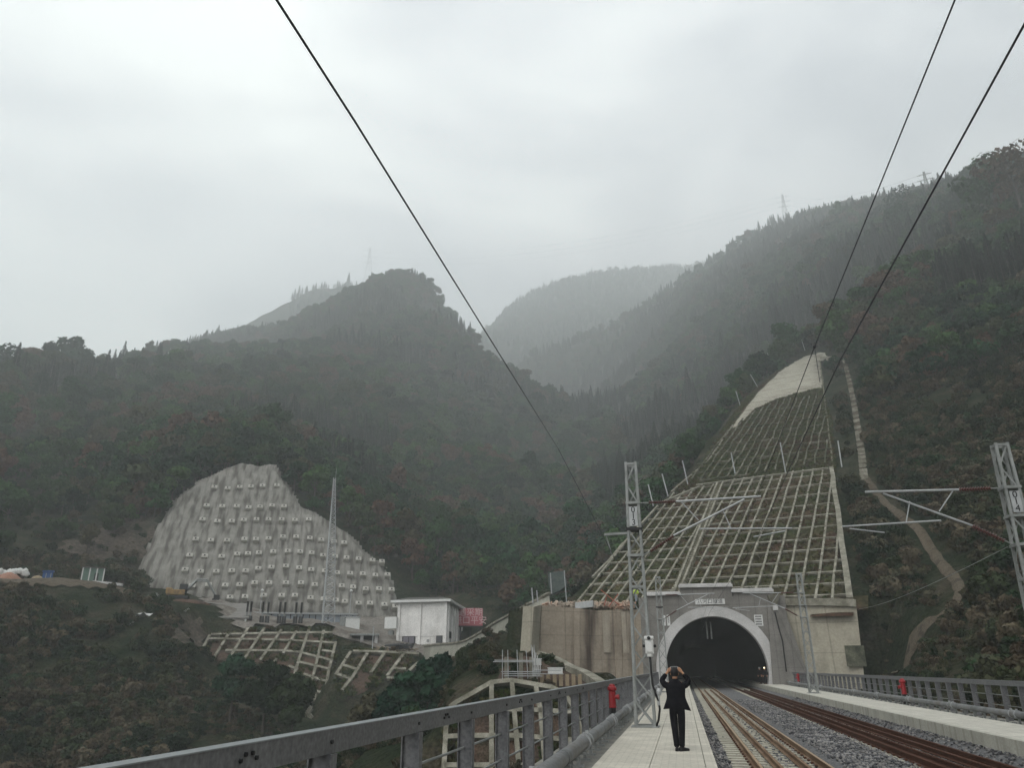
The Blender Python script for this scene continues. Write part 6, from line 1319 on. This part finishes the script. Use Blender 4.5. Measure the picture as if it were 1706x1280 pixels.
def person(loc, rz, lab, arms, top='cloth', legs='cloth', sc_=1.0, hat=None, hem=True):
    t_ = thing('person', lab, 'person', loc); ROOTLOC[t_.name] = V((0, 0, 0)); t_.rotation_euler = (0, 0, rz); t_.scale = (sc_,)*3
    nodes = [(0, 0, .90, (.13, .10)), (0, 0, 1.02, (.12, .09)), (0, .01, 1.16, (.14, .10)), (0, .0, 1.28, (.13, .09)), (0, .01, 1.37, .052), (0, .02, 1.43, .055), (0, .03, 1.50, (.078, .09)), (0, .025, 1.57, (.066, .078)), (0, .02, 1.61, .03)]
    E_ = [(i, i+1) for i in range(8)]
    fa = []
    for s_ in (-1, 1):
        sh, el, wr, hd = arms[s_]; b0 = len(nodes); nodes += [(s_*.155, 0, 1.27, .058), (*sh, .05), (*el, .04), (*wr, .026), (*hd, (.030, .018))]; E_ += [(3, b0)]+[(b0+k, b0+k+1) for k in range(4)]
        wv, hv = V(wr), V(hd); f_ = (hv-wv).normalized(); side = f_.cross(V((0, 1, 0))).normalized()
        for k in range(4):
            a_ = hv+side*((k-1.5)*.019)+f_*.015; L_ = (.036, .042, .040, .030)[k]; b1 = a_+f_*L_*.6+V((-s_*.004, .004, 0)); b2 = b1+f_*L_*.35+V((-s_*.018, .016, 0)); b3 = b2+V((-s_*.022, .012, -.004)); fa.append([a_-f_*.03, a_, b1, b2, b3])
        th0 = hv-side*s_*.0+side*(-.026*s_)-f_*.03; fa.append([th0, th0+V((-s_*.03, .0, .018)), th0+V((-s_*.05, .012, .03))])
    for s_ in (-1, 1):
        b0 = len(nodes); nodes += [(s_*.085, 0, .84, .085), (s_*.07, .012, .48, .055), (s_*.052, -.01, .10, .036), (s_*.052+(.03 if s_ > 0 else 0), .08, .035, .03)]; E_ += [(0, b0)]+[(b0+k, b0+k+1) for k in range(3)]
    skinned('body', nodes, E_, MT['skin'], t_)
    q = MB()
    for ch_ in fa: q.tube(ch_, .009, 7, rs=[.0095]*(len(ch_)-1)+[.007])
    q.obox((0, .125, 1.485), (.010, 0, 0), (0, .014, 0), (0, 0, .02)); o = q.build('fingers', MT['skin'], t_, smooth=True)
    for s_ in (-1, 1): q = MB(); q.lathe([(.004, -.012), (.022, -.008), (.026, 0), (.018, .008)], (s_*.083, .02, 1.495), 10, (s_, .2, .1)); q.build('ear', MT['skin'], t_, smooth=True)
    # trousers
    nd = [(0, 0, .95, (.135, .10)), (0, 0, .86, (.145, .115)), (.085, 0, .78, .098), (.074, .012, .48, .078), (.056, -.005, .14, .062), (.054, .0, .06, .062), (-.085, 0, .78, .098), (-.074, .012, .48, .078), (-.056, -.005, .14, .062), (-.054, 0, .06, .062)]
    skinned('trousers', nd, [(0, 1), (1, 2), (2, 3), (3, 4), (4, 5), (1, 6), (6, 7), (7, 8), (8, 9)], MT[legs], t_)
    # jacket: lofted, hem flaring open
    q = MB(); rings = ([(.80, .285, .14), (.86, .262, .15)] if hem else [(.86, .165, .13)])+[(.95, .215 if hem else .165, .145), (1.05, .185, .135), (1.16, .205, .135), (1.26, .212, .125), (1.32, .15, .10), (1.365, .075, .07), (1.40, .066, .064)]; n = 28; vs = []
    for z, rx, ry in rings:
        for k in range(n):
            a = 2*math.pi*k/n; wv = 1+.05*math.sin(a*5+z*3)*(1 if z < 1 else .3); zz = z-(.035*abs(math.cos(a)) if z < .9 and hem else 0)+(.03*abs(math.sin(a*.5)) if z < .9 else 0)
            vs.append((rx*math.copysign(abs(math.cos(a))**.8, math.cos(a))*wv, ry*math.copysign(abs(math.sin(a))**.8, math.sin(a))*wv, zz))
    fs = [(i*n+k, i*n+(k+1) % n, (i+1)*n+(k+1) % n, (i+1)*n+k) for i in range(len(rings)-1) for k in range(n)]; q.add(vs, fs)
    jk = q.build('jacket', MT[top], t_, smooth=True); jk.modifiers.new('s', 'SUBSURF').levels = 1
    for s_ in (-1, 1):
        sh, el, wr, hd = arms[s_]; sh = V(sh); el = V(el); wr = V(wr)
        pts = [V((s_*.10, 0, 1.27)), sh, sh.lerp(el, .5), el, el.lerp(wr, .3), el.lerp(wr, .85)]; skinned('sleeve', [(*pts[0], .085), (*pts[1], .078), (*pts[2], .072), (*pts[3], .066), (*pts[4], .060), (*pts[5], .046)], [(k, k+1) for k in range(5)], MT[top], jk)
    # hair or helmet
    q = MB(); r_ = []
    if hat: prof = [(.115, -.02), (.113, .0), (.10, .05), (.07, .09), (.02, .105)]; q.lathe(prof, (0, .02, 1.555), 18); q.build('helmet', MT[hat], t_, smooth=True)
    else:
        vs = []; n = 18
        for j in range(9):
            ph = math.pi*(j/8)*.72; z = 1.525+.105*math.cos(ph); rr_ = .094*math.sin(max(ph, .12))
            for k in range(n): a = 2*math.pi*k/n; f_ = 1 if math.sin(a) < .35 or j < 4 else .86; vs.append((rr_*.93*math.cos(a)*f_, .015+rr_*1.12*math.sin(a)*f_, z-(.012 if math.sin(a) < 0 and j > 6 else 0)))
        q.add(vs, [(i*n+k, i*n+(k+1) % n, (i+1)*n+(k+1) % n, (i+1)*n+k) for i in range(8) for k in range(n)]+[tuple(range(n))]); q.build('hair', MT['hair'], t_, smooth=True)
    for s_, ang in ((-1, .0), (1, .75)):
        q = MB(); fd = V((math.sin(ang), math.cos(ang), 0)); sd = V((fd.y, -fd.x, 0)); c = V((s_*.054, .0, 0)); vs = []; pr = [(-.075, .030, .075), (-.03, .036, .085), (.05, .042, .065), (.12, .045, .045), (.17, .034, .036), (.195, .012, .03)]
        for y, w, h in pr:
            for a in np.linspace(0, math.pi, 7): vs.append(c+fd*y+sd*(w*math.cos(a))+Z3*(.012+h*math.sin(a)**.7))
            vs.append(c+fd*y-sd*w*1.02+Z3*.0); vs.append(c+fd*y+sd*w*1.02)
        q.add(vs, [(i*9+k, i*9+(k+1) % 9, (i+1)*9+(k+1) % 9, (i+1)*9+k) for i in range(5) for k in range(9)]+[tuple(range(9))[::-1], tuple(45+k for k in range(9))]); q.build('shoe', MT['black'], t_, smooth=True)
    return t_
P0 = V((-.19, 17.65, 0))
up_arms = {-1: ((-.20, .02, 1.255), (-.285, .10, 1.36), (-.165, .17, 1.515), (-.12, .19, 1.565)), 1: ((.20, .02, 1.255), (.285, .10, 1.36), (.165, .17, 1.515), (.12, .19, 1.565))}
person(P0, -.03, 'person in a black suit seen from behind, raising a phone to photograph the tunnel', up_arms)
t_ = thing('phone', 'phone held up in both hands by the person in black', 'phone', P0+V((0, .22, 1.60)))
q = MB(); q.obox(P0+V((0, .215, 1.60)), (.078, 0, 0), (0, .005, 0), (0, 0, .038)); q.build('case', MT['white'], t_, bevel=.003)
q = MB(); q.obox(P0+V((0, .208, 1.60)), (.072, 0, 0), (0, .001, 0), (0, 0, .034)); q.build('screen', MT['glass'], t_)
dn = {-1: ((-.2, 0, 1.25), (-.27, -.02, 1.02), (-.22, .08, .84), (-.21, .1, .77)), 1: ((.2, 0, 1.25), (.27, -.02, 1.02), (.22, .08, .84), (.21, .1, .77))}
pw = person(V((8.35, 88.5, 0)), 2.9, 'distant worker with a lit head lamp on the right walkway in the tunnel mouth', dn, hat='yellow', hem=False)
lm = bpy.data.materials.new('lamp'); lm.use_nodes = True; nb2 = lm.node_tree.nodes['Principled BSDF']; nb2.inputs['Emission Color'].default_value = (1, .85, .5, 1); nb2.inputs['Emission Strength'].default_value = 2.5; nb2.inputs['Base Color'].default_value = (.8, .7, .4, 1)
q = MB(); q.lathe([(.02, -.03), (.07, 0), (.02, .03)], (0, .14, 1.60), 12, (0, 1, 0)); q.build('head_lamp', lm, pw)
person(V((7.95, 89.6, 0)), 2.6, 'darker worker standing just inside the tunnel mouth', dn, hat='galvd', hem=False)
wl = at(1061, 1019, 89.5); person(V((wl.x, 89.5, 8.55)), 3.0, 'worker in a yellow green vest on top of the brown wall behind mast 013', dn, top='hivis', legs='panel', hat='white', hem=False)
